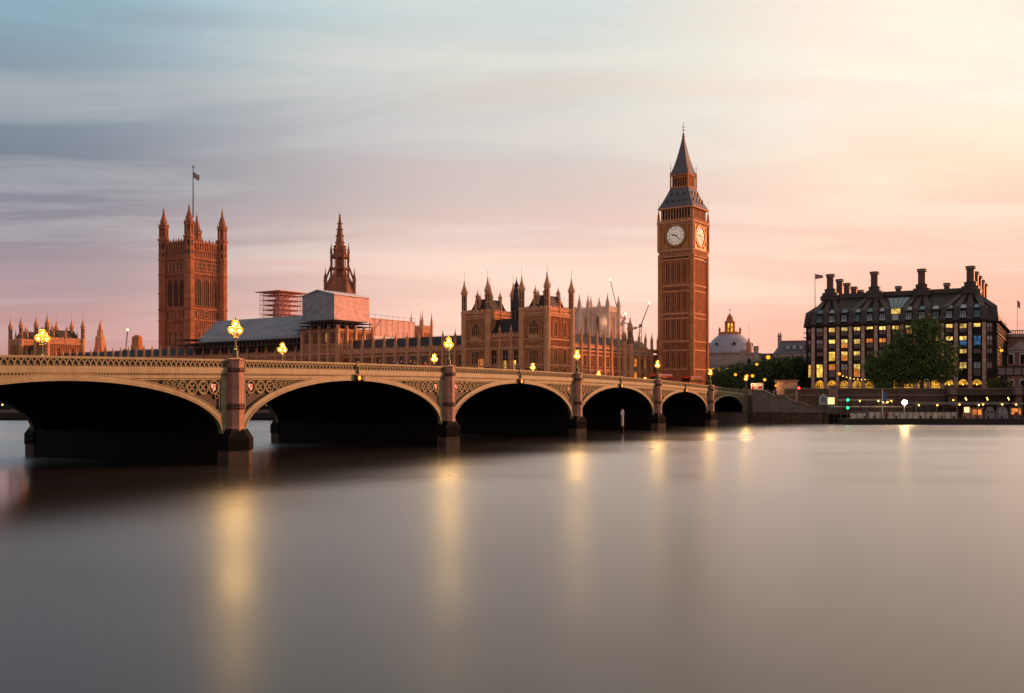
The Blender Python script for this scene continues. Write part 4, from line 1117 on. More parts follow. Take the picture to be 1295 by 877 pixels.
# terrace wall below the palace
r = thing('terrace_wall', 'dark river wall of the palace terrace seen through the bridge arches', 'wall', PW(-332, -10, 0), PR)
b = MB(); b.box(0, 362, -.6, .3, -3, 5.0); b.m = 1; b.box(0, 362, -.3, .3, 5, 8.2); b.build('wall', ['wet', 'wall'], r)
b = MB(); b.box(-.2, 362.2, -.75, .45, 8.2, 8.5)
b.build('coping', 'coping', r)
me = MB(); me.box(-.6, .6, -.5, .2, -3, 9.2); me.frus(0, -.15, [(.5, 9.2), (.1, 10)], 4); me = me.mesh('pier', 'wall')
for k in range(31): put('pier', me, r, (12 * k, -.4, 0))
# floodlights on the church towers
for o in [o for o in bpy.data.objects if o.name.startswith('abbey_tower')]:
    for p in ((-3, -16, 25), (3, -16, 38), (16, 0, 25), (16, 0, 38)): bulb_light(o, p, 260, (1.0, .60, .36), .5)
# cranes on the skyline
def crane(label, pxb, pyb, pxt, pyt, Y, mast=0, red=False):
    root = thing('tower_crane', label, 'crane', (X(pxb, Y), Y, GZ))
    mk = 'steelred' if red else 'steel'
    zb, zt = Z(pyb, Y), Z(pyt, Y); dx = X(pxt, Y) - X(pxb, Y)
    b = MB(GZ)
    for sx in (-.8, .8):
        for sy in (-.8, .8): b.tube((sx, sy, GZ), (sx, sy, zb), .16, 4)
    n = 10
    for k in range(n):
        z = GZ + (zb - GZ) * k / n; z2 = GZ + (zb - GZ) * (k + 1) / n; b.tube((-.8, -.8, z), (.8, -.8, z2), .1, 4); b.tube((.8, .8, z), (-.8, .8, z2), .1, 4)
    b.build('mast', mk, root)
    b = MB(GZ); A = Vector((0, 0, zb)); B = Vector((dx, 0, zt)); n = 12
    for sy in (-.7, .7): b.tube(A + Vector((0, sy, 0)), B + Vector((0, sy, 0)), .16, 4)
    b.tube(A + Vector((0, 0, 1.6)), B + Vector((0, 0, .3)), .16, 4)
    for k in range(n):
        p, q = A.lerp(B, k / n), A.lerp(B, (k + 1) / n); b.tube(p + Vector((0, -.7, 0)), q + Vector((0, 0, 1.4)), .1, 4); b.tube(p + Vector((0, 0, 1.4)), q + Vector((0, .7, 0)), .1, 4)
    b.build('jib', mk, root)
    sg = -1 if dx > 0 else 1
    b = MB(GZ); b.box(*sorted((0, sg * 5)), -1, 1, zb - .3, zb + .2); b.box(*sorted((sg * 3.2, sg * 5.2)), -1.2, 1.2, zb - 1.6, zb); b.box(-1.2, 1.2, -1.4, 1.4, zb, zb + 2.2); b.build('cab', mk, root)
    b = MB(GZ); b.ball((dx, 0, zt + .6), .85, 8, 5); b.build('lamp', 'cranelamp', root)
crane('thin crane with a lit tip left of the square tower', 158.6, 446, 161.4, 418.5, 700)
crane('tallest pale crane jib behind the church tower', 783, 402, 772, 355, 800)
crane('red crane cab and short jib between the church tower and the tall pinnacle', 786, 412, 791, 398.5, 700, red=True)
crane('middle crane jib leaning left behind the north wing pinnacles', 788, 409, 782, 389, 750, red=True)
crane('crane jib leaning right beside the clock tower', 810, 414, 821, 385, 800)
#@@SPLIT
# ------------------------------------------------------------------ bronze roofed office block
def build_office():
    KO = Vector((92.4, 308, GZ)); n = 13; p = 3.655; Wd = n * p
    root = thing('office_block', 'bronze roofed office block with stone pillars, lit windows and tall drum chimneys', 'office building', KO, ER)
    ez = 28.6
    outl = [(-3, 3), (0, 0), (Wd, 0), (Wd + 3, 3), (Wd + 3, 60), (Wd, 63), (0, 63), (-3, 60)]
    b = MB(GZ); b.prism([(x, y + .55) if y < 30 else (x, y - .3) for x, y in outl], GZ - 1, ez); b.build('wall', 'bronzedark', root)
    rows = [(25.2, 27.7), (21.4, 24.1), (17.6, 20.4), (12.6, 16.6)]
    # window kinds: upper and lower pane
    kinds = {'lit': ('ceilwin', 'dimwin'), 'full': ('warmwin', 'warmwin'), 'grey': ('palewin', 'dimwin'), 'dark': ('dimwin', 'glass'), 'teal': ('skywin', 'skywin'), 'orange': ('orangewin', 'dimwin'), 'blue': ('bluewin', 'bluewin'), 'bluelit': ('ceilwin', 'bluewin'), 'litdark': ('ceilwin', 'glass')}
    plan = ['grey grey dark full', 'lit lit full orange', 'lit lit lit grey', 'lit lit lit lit', 'lit orange dark dark', 'lit orange grey dark', 'lit dark dark dark', 'lit grey dark grey', 'lit dark dark dark', 'lit lit grey dark', 'lit litdark dark grey', 'lit bluelit litdark litdark', 'litdark blue dark grey']
    wm = {}
    kinds.update({'lit1': ('ceildim', 'dimwin'), 'lit2': ('ceilwin', 'glass'), 'lit3': ('ceilwin', 'orangewin')}); cut = {'lit': .55, 'lit1': .45, 'lit2': .68, 'lit3': .6, 'full': .7}
    def wmesh(kind, r):
        if kind == 'lit': kind = rnd.choice(('lit', 'lit', 'lit1', 'lit2', 'lit3'))
        if (kind, r) not in wm:
            z0, z1 = rows[r]; b = MB(GZ); zm = z0 + (z1 - z0) * cut.get(kind, .55); w = .92
            b.m = 0; b.box(-w, w, -.06, .06, zm, z1); b.m = 1; b.box(-w, w, -.06, .06, z0, zm - .003)
            b.m = 2
            for x in (-w, 0, w): b.box(x - .05, x + .05, -.16, .0, z0 - .06, z1 + .06)
            for x in (-w / 2, w / 2): b.box(x - .025, x + .025, -.12, .0, z0, zm)
            for z in (z0, zm, z1): b.box(-w - .06, w + .06, -.18, .0, z - .06, z + .06)
            b.box(-w - .2, w + .2, -.35, .0, z0 - .35, z0 - .2)
            wm[(kind, r)] = b.mesh('window', [kinds[kind][0], kinds[kind][1], 'bronzedark'])
        return wm[(kind, r)]
    for i in range(n):
        for r, k in enumerate(plan[i].split()): place_on(root, wmesh(k, r), 'window', T(), (i + .5) * p, .52)
    TR = T(Wd, 0, 0, R(45)) ; TL = T(-3, 3, 0, R(-45)); TS = T(Wd + 3, 3, 0, R(90))
    for r in range(4):
        place_on(root, wmesh('grey' if r < 2 else 'dark', r), 'window', TR, 2.12, .35)
        place_on(root, wmesh('full' if r == 3 else 'grey', r), 'window', TL, 2.12, .35)
        for q in range(14): place_on(root, wmesh('dark', r), 'window', TS, 2 + q * 4, -.05)
    # pillars with round bosses
    b = MB(GZ); b.box(-.46, .46, -.32, .7, GZ - 1, 27.9); b.box(-.6, .6, -.4, .6, GZ - 1, 11.0)
    b.m = 1
    for z in (24.7, 20.9, 17.0, 12.0): b.xz(ngon(0, z, .42, 10), -.5, -.3)
    b.m = 2
    for z in (24.7, 20.9, 17.0, 12.0): b.xz(ngon(0, z, .2, 8), -.56, -.45)
    pm = b.mesh('pillar', ['sandpillar', 'white', 'bronzedark'])
    for i in range(n + 1): place_on(root, pm, 'pillar', T(), i * p)
    # dark ducts beside each pillar, floor bands
    b = MB(GZ)
    for i in range(n + 1):
        for s in (-1, 1): b.box(i * p + s * .66 - .12, i * p + s * .66 + .12, .1, .6, 11.5, 28)
    for z in (12.1, 17.1, 20.9, 24.7):
        b.box(-.2, Wd + .2, .25, .6, z - .35, z + .2)
    for z in (14, 20.9, 24.7, 28.2): b.box(Wd + 2.9, Wd + 3.6 if z < 28 else Wd + 4.4, 2.9, 60.5, z - .15, z + .15)
    for z in (26.4, 24.9, 28.1): b.loft([[(-3.6, 2.6, q), (-2.6, 1.8, q), (-2, 3, q), (-3, 3.6, q)] for q in (z, z + .25)])
    for q in range(16): b.box(Wd + 3, Wd + 3.3, 3 + q * 3.8 - .3, 3 + q * 3.8 + .3, GZ, 28)
    b.build('facade_bands', 'bronzedark', root)
    # arcade
    for i in range(n):
        x0, x1 = i * p + .62, (i + 1) * p - .62; xc = (x0 + x1) / 2; h = (x1 - x0) / 2
        arch = [(x0, GZ), (x1, GZ)] + [(xc + h * math.cos(a), 10.2 + 1.5 * math.sin(a)) for a in [math.pi * k / 10 for k in range(11)]]
        b = MB(GZ); b.xz(arch, .35, .5); mk = 'arcade' if i not in (10, 11, 12) else 'granitedark'
        o = b.build('arcade_bay', mk, root)
        b = MB(GZ)
        for k in range(1, 4): b.box(x0 + (x1 - x0) * k / 4 - .05, x0 + (x1 - x0) * k / 4 + .05, .22, .4, GZ, 11.1)
        b.box(x0, x1, .22, .4, 9.7, 9.85)
        b.build('glazing_bars', 'bronzedark', o)
        if i in (10, 11, 12):
            b = MB(GZ); b.xz([(xc + (h) * math.cos(a), 10.2 + 1.5 * math.sin(a)) for a in [math.pi * (k + .0) / 10 for k in range(11)]], .15, .34); b.build('lit_fanlight', 'arcade', o)
            b = MB(GZ); b.ball((xc, -.1, 10.2), .17, 8, 5); b.build('lamp', 'bulb', o)
        if i % 2 == 0:
            b = MB(GZ); b.ball((x0 - .2, -.75, 8.6), .13, 8, 5); b.build('lamp', 'bulb', o)
    # roof: dark slope, broad bronze ribs gathering under the chimneys
    def ysl(z): return (z - ez) / 3.9 * 1.2 if z < 32.5 else 1.2 + (z - 32.5) / 6.0 * 10.3
    i1 = [(-1.6, 4.2), (1.2, 1.2), (Wd - 1.2, 1.2), (Wd + 1.6, 4.2), (Wd + 1.6, 59), (Wd - 1.2, 61.6), (1.2, 61.6), (-1.6, 59)]
    i2 = [(5, 14), (7.5, 11.5), (Wd - 7.5, 11.5), (Wd - 5, 14), (Wd - 5, 49), (Wd - 7.5, 51.5), (7.5, 51.5), (5, 49)]
    b = MB(GZ); b.loft([[(x, y, ez) for x, y in outl], [(x, y, 32.5) for x, y in i1], [(x, y, 38.3) for x, y in i2]])
    b.loft([[(x + (.5 if x > 20 else -.5), y + (-.5 if y < 30 else .5), z) for x, y in outl] for z in (ez - .35, ez + .1)])
    roof = b.build('roof', 'bronzedark', root)
    CH = (3.0, 16.2, 29.8, 43.2)
    def rib(pts, w0, w1):
        b = MB(GZ); rr = []
        for k, q in enumerate(pts):
            f = k / (len(pts) - 1); w = w0 + (w1 - w0) * f; rr.append([(q[0] - w / 2, q[1] - .05, q[2] - .3), (q[0] + w / 2, q[1] - .05, q[2] - .3), (q[0] + w / 2, q[1] - .35, q[2] + .25), (q[0] - w / 2, q[1] - .35, q[2] + .25)])
        b.loft(rr); b.build('roof_rib', 'bronze', roof)
    for i in range(n + 1):
        x = i * p; c = min(CH, key=lambda q: abs(q - x)); xm = x * .9 + c * .1
        rib([(x, 0, ez), (xm, 1.2, 32.5), (xm + (c - xm) * .72, ysl(37.6), 37.6)], 1.75, 1.3)
    for x0, y0, c in ((-2.6, 3.2, 4.4), (Wd + 2.6, 3.2, Wd - 4.4)): rib([(x0, y0, ez), (x0 * .95 + c * .05, y0 + 1, 32.5), (c, 11.5, 38)], 1.9, 1.6)
    b = MB(GZ); b.box(6.5, Wd - 6.5, 10.2, 12.5, 36.9, 38.9); b.build('ridge', 'bronze', roof)
    b = MB(GZ); b.box(Wd - 6.6, Wd - 4, 12.5, 50, 37.2, 38.7); b.build('ridge', 'bronze', roof)
    for i in range(n):
        xc = (i + .5) * p; b = MB(GZ)
        if i != 6:
            b.loft([[(xc - .85, ysl(z) - .55, z), (xc + .85, ysl(z) - .55, z), (xc + .85, ysl(z) + .4, z), (xc - .85, ysl(z) + .4, z)] for z in (29.4, 31.3)])
            b.m = 1
            for q in (-.85, -.3, .3, .85): b.box(xc + q - .05, xc + q + .05, ysl(30) - .7, ysl(30), 29.3, 31.4)
            b.m = 2
            b.loft([[(xc - h, ysl(z) - .5, z), (xc + h, ysl(z) - .5, z), (xc + h, ysl(z) + .4, z), (xc - h, ysl(z) + .4, z)] for z, h in ((32.2, .95), (33.3, .55))])
            b.build('roof_window', ['palewin' if i % 3 else 'skywin', 'bronzedark', 'palewin' if i % 2 else 'skywin'], roof)
        else:
            b.loft([[(xc - h, ysl(z) - .5, z), (xc + h, ysl(z) - .5, z), (xc + h, ysl(z) + .2, z), (xc - h, ysl(z) + .2, z)] for z, h in ((33.0, 1.4), (36.6, 3.1))])
            b.m = 1
            for q in (-.5, 0, .5): b.loft([[(xc + q * 2 * h - .06, ysl(z) - .58, z), (xc + q * 2 * h + .06, ysl(z) - .58, z), (xc + q * 2 * h + .06, ysl(z), z), (xc + q * 2 * h - .06, ysl(z), z)] for z, h in ((33.0, .7), (36.6, 1.55))])
            b.m = 2; b.box(xc - 1.2, xc + 1.2, ysl(31.6) - .6, ysl(31.6) + .4, 31.2, 32.7)
            b.m = 3; b.box(xc - .9, xc + .9, ysl(29.8) - .6, ysl(29.8) + .4, 29.3, 30.8)
            b.build('roof_window', ['skywin', 'bronzedark', 'ceilwin', 'palewin'], roof)
    def chimney(x, y, skirt, zb=38.0, zt=45.2, r_=1.12):
        b = MB(GZ)
        if skirt:
            q = MB(GZ); q.frus(x, y, [(3.1, 37.0), (3.1, 38.0), (2.6, 38.4), (2.5, 39.0), (1.8, 39.4), (1.75, 40.3), (1.3, 40.5), (1.2, 40.9)], 14)
            for zz, r2 in ((38.05, 3.2), (39.05, 2.62), (40.3, 1.9)): q.frus(x, y, [(r2, zz), (r2, zz + .18)], 14)
            q.build('chimney_skirt', 'bronze', root)
        b.frus(x, y, [(r_, zb), (r_, zt - 1.0), (r_ * 1.3, zt - .75)], 14); b.frus(x, y, [(r_ * 1.3, zt - .3), (r_ * 1.3, zt)], 14)
        for k in range(7): a = k * 2 * math.pi / 7; b.tube((x + r_ * 1.15 * math.cos(a), y + r_ * 1.15 * math.sin(a), zt - .9), (x + r_ * 1.15 * math.cos(a), y + r_ * 1.15 * math.sin(a), zt - .2), .1, 4)
        b.m = 1; b.frus(x, y, [(r_ * .95, zt - .95), (r_ * .95, zt - .2)], 10)  # white core added in place of bright sky seen through the crown slots
        b.build('chimney', ['chimney', 'white'], root)
    for x in CH: chimney(x, 10.5, True)
    for k in range(1, 5):
        chimney(3.0 + .4, 10.5 + k * 12.4, False, zt=44.9, r_=1.05); chimney(43.2 + .2, 10.5 + k * 12.4, False, zt=44.9, r_=1.05)
    chimney(22.9, 12.5, False, zt=40.6, r_=.85); chimney(36.6, 12.5, False, zt=40.8, r_=.85)
    fl = thing('flagpole', 'flagpole with a faded pennant above the left roof slope of the office block', 'flagpole', W(KO, ER, -1.2, 8, 31), ER)
    b = MB(); b.tube((0, 0, 0), (0, 0, 14.6), .13, 6, .07); b.build('pole', 'granitedark', fl)
    b = MB(); b.loft([[(.1 + u * 2.4, .2 * math.sin(u * 6), 14.3 - (1 - q) * 1.6 * (1 - u * .5) - u * .6) for u in [k / 6 for k in range(7)]] for q in (0, 1)], cap=False, closed=False); b.build('flag', 'flag', fl)
    # festoon lights
    fe = thing('festoon_lights', 'sagging string of warm bulbs on a lamp post in front of the office block arcade', 'string lights', W(KO, ER, 8.6, -4.5, GZ), ER)
    b = MB(); b.tube((0, 0, 0), (0, 0, 6.4), .08, 6); b.ball((0, 0, 6.6), .12)
    pts = []
    for a, c, sag in (((0, 0, 6.3), (9.5, 0, 5.0), .7), ((9.5, 0, 5.0), (20, 0, 4.9), .7), ((20, 0, 4.9), (27, 0, 5.2), .4)):
        m_ = 9
        for k in range(m_): u = k / m_; pts.append((a[0] + (c[0] - a[0]) * u, 0, a[2] + (c[2] - a[2]) * u - sag * 4 * u * (1 - u)))
        b.tube((c[0], 0, 0), (c[0], 0, c[2]), .06, 5)
    for u, v in zip(pts, pts[1:]): b.tube(u, v, .02, 4)
    b.build('cable', 'black', fe)
    b = MB(); b.ball((0, 0, 6.45), .42, 8, 6); b.build('post_lamp', 'globefar', fe)
    b = MB(); b.ball((0, 0, 0), .13, 6, 4); bm_ = b.mesh('bulb', 'bulb')
    for q in pts[1:]: put('bulb', bm_, fe, (q[0], q[1], q[2] - .12))
build_office()
#@@SPLIT
# ------------------------------------------------------------------ domed hall and the blocks behind the trees
Y0 = 470
r = thing('domed_hall', 'domed pale stone hall with a glowing lantern right of the clock tower', 'hall', (X(923, Y0), Y0, GZ), R(-30))
b = MB(GZ); b.box(-15, 15, -13, 13, GZ - 1, 22); b.frus(0, 0, [(12.2, 22), (12.2, 26.6), (12.8, 26.8), (12.8, 27.5)], 24); b.box(-15.6, 15.6, -13.6, 13.6, 21.2, 22); b.build('wall', 'portland', r)
b = MB(GZ); b.frus(0, 0, [(11.6, 27.5), (11.2, 28.6), (9.9, 31.2), (8.0, 33.6), (5.9, 35.4), (4.9, 36.0)], 32); dm = b.build('dome', 'dome', r, smooth=False)
for k in range(8):
    a = k * math.pi / 4 + .5; b = MB(GZ, T(rot=a)); b.xz(ngon(0, 31.3, .95, 10), -10.6, -9.2); b.m = 1; b.xz(ngon(0, 31.3, .6, 10), -10.75, -10.5); b.build('oval_window', ['dome', 'glass'], dm)
b = MB(GZ); b.frus(0, 0, [(5.3, 35.8), (5.3, 36.5), (4.4, 36.6), (4.3, 37.3), (2.4, 37.4)], 8); b.frus(0, 0, [(2.3, 41.6), (2.4, 42.2), (1.7, 42.5), (1.3, 44.2), (.5, 45.4), (.1, 46), (.08, 48.4)], 8)
b.box(-.7, .7, -.06, .06, 47.4, 47.6)
for k in range(8): a = OCT + k * math.pi / 4; b.tube((2.05 * math.cos(a), 2.05 * math.sin(a), 37.2), (2.05 * math.cos(a), 2.05 * math.sin(a), 41.8), .34, 6)
for k in range(4): a = k * math.pi / 2 + .3; b.frus(4.7 * math.cos(a), 4.7 * math.sin(a), [(.5, 36.4), (.4, 37.8), (.7, 38.3), (.3, 39), (.1, 39.6)], 8)
b.build('lantern', 'clockstone', r)
b = MB(GZ); b.frus(0, 0, [(1.5, 37.4), (1.5, 41.2)], 8); b.build('lantern_light', 'arcade', r)
for k in range(7): b = MB(GZ); b.box(-12 + k * 3.6, -10.6 + k * 3.6, -13.1, -12.9, 15, 20); b.build('window', 'arcade', r)
Y0 = 430
r = thing('pinnacled_house', 'small white pinnacled stone building with a needle spire beside the dome', 'building', (X(950, Y0), Y0, GZ), R(-30))
b = MB(GZ); b.box(-3.4, 3.4, -3, 3, GZ - 1, 25.4); b.box(-3.7, 3.7, -3.3, 3.3, 25, 25.6); b.build('wall', 'portland', r)
for x in (-2.7, 2.9):
    b = MB(GZ); b.frus(x, -2.7, [(1.0, GZ), (1.0, 26.8 if x > 0 else 24.8), (1.2, 27), (1.1, 28.4 if x > 0 else 26.4)], 8); b.build('turret', 'portland', r)
b = MB(GZ); b.frus(-1.0, 0, [(1.3, 25.4), (1.2, 28.4)], 8); ogee(b, -1.0, 0, 1.1, 28.4, 33); b.tube((-1.0, 0, 32.6), (-1.0, 0, 38.5), .06, 5); b.build('spire', 'trim', r)
b = MB(GZ); b.xz(lancet(1.6, 16, 23.4), -3.12, -2.9); b.build('window', 'glass', r)
Y0 = 425
r = thing('mansard_block', 'grey mansard roofed block behind the trees left of the office block', 'building', (X(978, Y0), Y0, GZ), R(-18))
b = MB(GZ); b.box(0, 20, 0, 14, GZ - 1, 25); b.build('wall', 'portland', r)
b = MB(GZ); b.loft([[(-.3, -.3, 25), (20.3, -.3, 25), (20.3, 14, 25), (-.3, 14, 25)], [(3.2, 2.5, 30), (20, 2.5, 30), (20, 12, 30), (3.2, 12, 30)]]); rf = b.build('roof', 'lead', r)
b = MB(GZ); b.box(3, 20, 2.3, 12, 30, 30.7); b.build('parapet', 'redbrick', rf)
b = MB(GZ); b.box(1.6, 3.2, 3, 5, 24, 33); b.box(1.4, 3.4, 2.8, 5.2, 32.6, 33); b.frus(2.0, 4, [(.35, 33), (.3, 34)], 8); b.frus(2.8, 4, [(.35, 33), (.3, 34.2)], 8); b.build('chimney', 'portland', rf)
for k in range(5):
    b = MB(GZ); b.box(5 + k * 2.7, 6.8 + k * 2.7, .2, 2, 26.6, 28.8); b.m = 1; b.box(5.2 + k * 2.7, 6.6 + k * 2.7, .05, .3, 26.9, 28.5); b.build('dormer', ['lead', 'palewin'], rf)
for k in range(6):
    b = MB(GZ); b.box(1.5 + k * 3, 2.9 + k * 3, -.08, .1, 19.5, 23); b.build('window', 'glass', r)
r = thing('long_low_block', 'low dark roofed terrace between the pinnacled building and the mansard block', 'building', (X(954, 440), 440, GZ), R(-20))
b = MB(GZ); b.box(0, 16, 0, 12, GZ - 1, 23.0); b.build('wall', 'portland', r)
b = MB(GZ); b.loft([[(0, 0, 23), (16, 0, 23), (16, 12, 23), (0, 12, 23)], [(0, 4, 26), (16, 4, 26), (16, 8, 26), (0, 8, 26)]]); b.build('roof', 'slate', r)
for k in range(5): b = MB(GZ); b.box(1 + k * 3, 2.4 + k * 3, -.06, .1, 18, 21); b.build('window', 'glass', r)

# pedimented brick block on the right edge
Y0 = 335
r = thing('pedimented_block', 'pinkish banded brick block with a pediment at the right edge', 'building', (X(1269, Y0), Y0, GZ), R(-22))
b = MB(GZ); b.box(0, 34, 0, 20, GZ - 1, 27.2); b.build('wall', 'redbrick', r)
b = MB(GZ); b.box(-.5, 34.5, -.7, 20.5, 26.6, 27.4)
b.xz([(1.0, 22.2), (9.0, 22.2), (5.0, 25.4)], -.35, .0); b.box(-.2, 34.2, -.2, .3, 27.4, 27.7); b.box(-.2, 34.2, -.2, .3, 28.6, 28.9)
for k in range(50): b.box(k * .68, .3 + k * .68, -.1, .2, 27.7, 28.6)
b.box(0, 34, -.3, .1, 21.4, 22.0); b.build('cornice', 'portland', r)
for x in (.4, 7.5, 16):
    b = MB(GZ); b.frus(x, 0, [(.5, 28.9), (.4, 29.4), (.25, 29.6), (.6, 30.2), (.6, 30.6), (.2, 31.2), (.05, 31.6)], 8); b.build('urn', 'portland', r)
for k in range(9):
    for z0, z1 in ((17.8, 20.8), (13.5, 16.4), (9.5, 12.2)):
        b = MB(GZ); b.box(1.4 + k * 3.6, 2.9 + k * 3.6, -.1, .1, z0, z1); b.m = 1; b.box(1.1 + k * 3.6, 1.4 + k * 3.6, -.2, .1, z0 - .2, z1 + .3); b.box(2.9 + k * 3.6, 3.2 + k * 3.6, -.2, .1, z0 - .2, z1 + .3); b.box(1.1 + k * 3.6, 3.2 + k * 3.6, -.22, .1, z1, z1 + .35); b.build('window', ['glass', 'white'], r)
fl = thing('flagpole', 'thin flagpole on the roof of the pedimented block at the right edge', 'flagpole', W(Vector((X(1269, Y0), Y0, 0)), R(-22), 4.4, 3, 27.3))
b = MB(); b.tube((0, 0, 0), (0, 0, 12), .09, 6, .05); b.build('pole', 'granitedark', fl)
b = MB(); b.loft([[(.05 + u * .9, .1 * math.sin(u * 6), 11.8 - (1 - q) * 2.2 - u * .8) for u in [k / 5 for k in range(6)]] for q in (0, 1)], cap=False, closed=False); b.build('flag', 'flag', fl)
# glazed walkway in front of it
r = thing('glazed_walkway', 'raised glazed walkway on dark posts in front of the pedimented block', 'walkway', (X(1262, 272), 272, GZ), R(-14))
b = MB(GZ); b.box(0, 32, 0, 3, 12.2, 12.6); b.box(0, 32, -.1, 3.1, 14.6, 15.0)
for k in range(17): b.box(k * 2 - .08, k * 2 + .08, -.05, .15, 12.6, 14.6)
for k in range(4): b.box(k * 9 + 1, k * 9 + 1.5, 1, 1.6, GZ, 12.2)
b.build('frame', 'bronzedark', r)
b = MB(GZ); b.box(0, 32, .2, .3, 12.6, 14.6); b.build('glazing', 'dimwin', r)

# ------------------------------------------------------------------ embankment
S = EW
r = thing('stair_wall', 'pale stone flank wall of a stepped ramp descending from the bridge end', 'wall', EO, ER)
top = [(.8, 8.2), (4.26, 8.0), (7.06, 6.4), (9.64, 6.4), (12.2, 5.0), (13.6, 5.0), (15.9, 4.0), (20.1, 4.0)]
b = MB(); b.xz([(1.3, -3)] + [(1.3, 8.15)] + top[1:] + [(20.1, -3)], 0, .8); b.build('wall', 'wallpale', r)
b = MB(); b.xz([(1.3, -3), (1.3, 2.7), (20.3, 2.3), (20.3, -3)], -.5, -.01); b.box(1.3, 20.3, -.6, 0, 2.5, 2.75)
for k in range(7): b.box(2.5 + k * 2.6, 3.4 + k * 2.6, -.8, -.4, -2, 2.3)
b.build('plinth', 'wetpale', r)
b = MB(); b.loft([[(x, -.25, z), (x, 1.0, z), (x, 1.0, z + .4), (x, -.25, z + .4)] for x, z in top]); b.build('coping', 'coping', r)
b = MB()
for k in range(22): b.box(4 + k * .7, 4.7 + k * .7, .85, 6.8, -3, 7.0 - k * .2)
b.build('steps', 'wallpale', r)
r = thing('embankment_wall', 'long brown stone embankment wall with coping in front of the office block', 'wall', (0, 0, 0))
pl = [S(8, 6.5), S(25, 6.5), Vector((150, 251.4, 0)), Vector((320, 251.4, 0))]
b = MB(); b.loft([[(p.x, p.y, -3), (p.x, p.y + 1, -3), (p.x, p.y + 1, 8.5), (p.x, p.y, 8.5)] for p in pl]); b.build('wall', 'wall', r)
b = MB(); b.loft([[(p.x, p.y - .2, 8.5), (p.x, p.y + 1.2, 8.5), (p.x, p.y + 1.2, 8.8), (p.x, p.y - .2, 8.8)] for p in pl]); b.loft([[(p.x, p.y - .15, 6.9), (p.x, p.y + .1, 6.9), (p.x, p.y + .1, 7.2), (p.x, p.y - .15, 7.2)] for p in pl]); b.build('coping', 'coping', r)
b = MB(); b.loft([[(p.x, p.y - .25, -3), (p.x, p.y + .1, -3), (p.x, p.y + .1, 3.0), (p.x, p.y - .12, 3.0)] for p in pl]); b.build('tide_band', 'wet', r)
for px in (1054, 1204, 1286):
    Y_ = 250 if px > 1100 else 248.5
    b = MB(); x = X(px, Y_); b.box(x - .8, x + .8, Y_ - .9, Y_ + 1.2, -3, 9.1); b.box(x - 1, x + 1, Y_ - 1.1, Y_ + 1.4, 9.1, 9.4); b.build('pier', 'coping', r)
# dark shelter under the wall
r = thing('boat_shelter', 'dark flat roofed shelter with small lamps under the embankment wall', 'shelter', (X(1203, 248), 248, 0))
b = MB(); b.box(0, 40, 0, 3, 6.9, 7.15); b.box(0, 40, 2.6, 2.9, 1, 6.9)
for k in range(9): b.box(k * 4.8, k * 4.8 + .2, 0, .2, 1, 6.9)
b.build('frame', 'bronzedark', r)
for k, (px, py) in enumerate(((1206.5, 506.3), (1222, 503.7), (1223, 505.8), (1249, 503.6), (1250, 505.6), (1276, 503.5), (1277, 505.5))):
    b = MB(); b.ball((X(px, 247) - X(1203, 248), -.6, Z(py, 247)), .15, 6, 4); b.build('lamp', 'deckbulb', r)

# pontoon pier
r = thing('pontoon', 'long black hulled pontoon pier with a cream panelled side moored along the embankment', 'pontoon', (X(1072, 237), 237, 0))
L = 62
b = MB(); b.xz([(-.6, -1), (.2, 1.38), (L, 1.38), (L, -1)], 0, 9); b.build('hull', 'darkhull', r)
b = MB(); b.box(.2, L, .1, 8.9, 1.38, 1.46); b.build('deck', 'wood', r)
b = MB()
for x0, x1, h in ((.8, 4.6, 2.75), (5.0, 26, 2.95)):
    n = max(2, int((x1 - x0) / 1.5))
    for k in range(n): b.box(x0 + (x1 - x0) * k / n + .03, x0 + (x1 - x0) * (k + 1) / n - .03, .6, .7, 1.5, h)
b.build('side_panels', 'offwhite', r)
b = MB(); b.box(.6, 26.2, .55, .75, 2.95, 3.05)
for k in range(18): b.box(.7 + k * 1.5, .78 + k * 1.5, .5, .6, 1.4, 3.0)
b.build('rail', 'greysteel', r)
r = thing('pier_canopy', 'long pale flat canopy on posts over the pontoon right of the bright floodlight', 'canopy', (X(1154, 239.5), 239.5, 1.46))
b = MB(1.46); b.box(0, 23, 0, 5, 4.75, 5.35); b.box(24, 42, .5, 5, 4.75, 5.2); b.build('roof', 'greysteel', r)
b = MB(1.46); b.box(-.1, .1, -.1, .1, 1.46, 4.75); me = b.mesh('post', 'greysteel')
for k in range(9): put('post', me, r, (1.1 + k * 4.9, .7, 0)); put('post', me, r, (1.1 + k * 4.9, 4.6, 0))
for px, py in ((1162, 512.8), (1185.5, 512.7), (1213.5, 512), (1238, 512.6), (1243.3, 511.8), (1267.5, 511.8), (1285, 511.8)):
    b = MB(1.46); b.ball((X(px, 239.3) - X(1154, 239.5), -.2, Z(py, 239.3)), .17, 8, 5); b.build('lamp', 'deckbulb', r)
r = thing('gangway_canopy', 'thin white canopy beside the green signal lamps on the pier', 'canopy', (X(1064, 243), 243, 1.4))
b = MB(1.4); b.box(0, 12.6, 0, 2, 5.75, 5.95); b.box(-2, 17, -.6, 2, 4.1, 4.35)
b.build('roof', 'offwhite', r)
b = MB(1.4)
for k in range(5): b.box(k * 3.1, k * 3.1 + .12, .2, .35, -1, 5.75)
for k in range(40): b.tube((-2 + k * .48, -.5, 3.0), (-2 + k * .48, -.5, 4.1), .03, 4)
b.box(-2, 17, -.55, -.45, 3.0, 3.1)
b.build('post', 'greysteel', r)
for px in (1087.5, 1111, 1127.5):
    b = MB(1.4); b.ball((X(px, 242.8) - X(1064, 243), -.1, Z(507.5, 242.8)), .16, 8, 5); b.build('lamp', 'deckbulb', r)
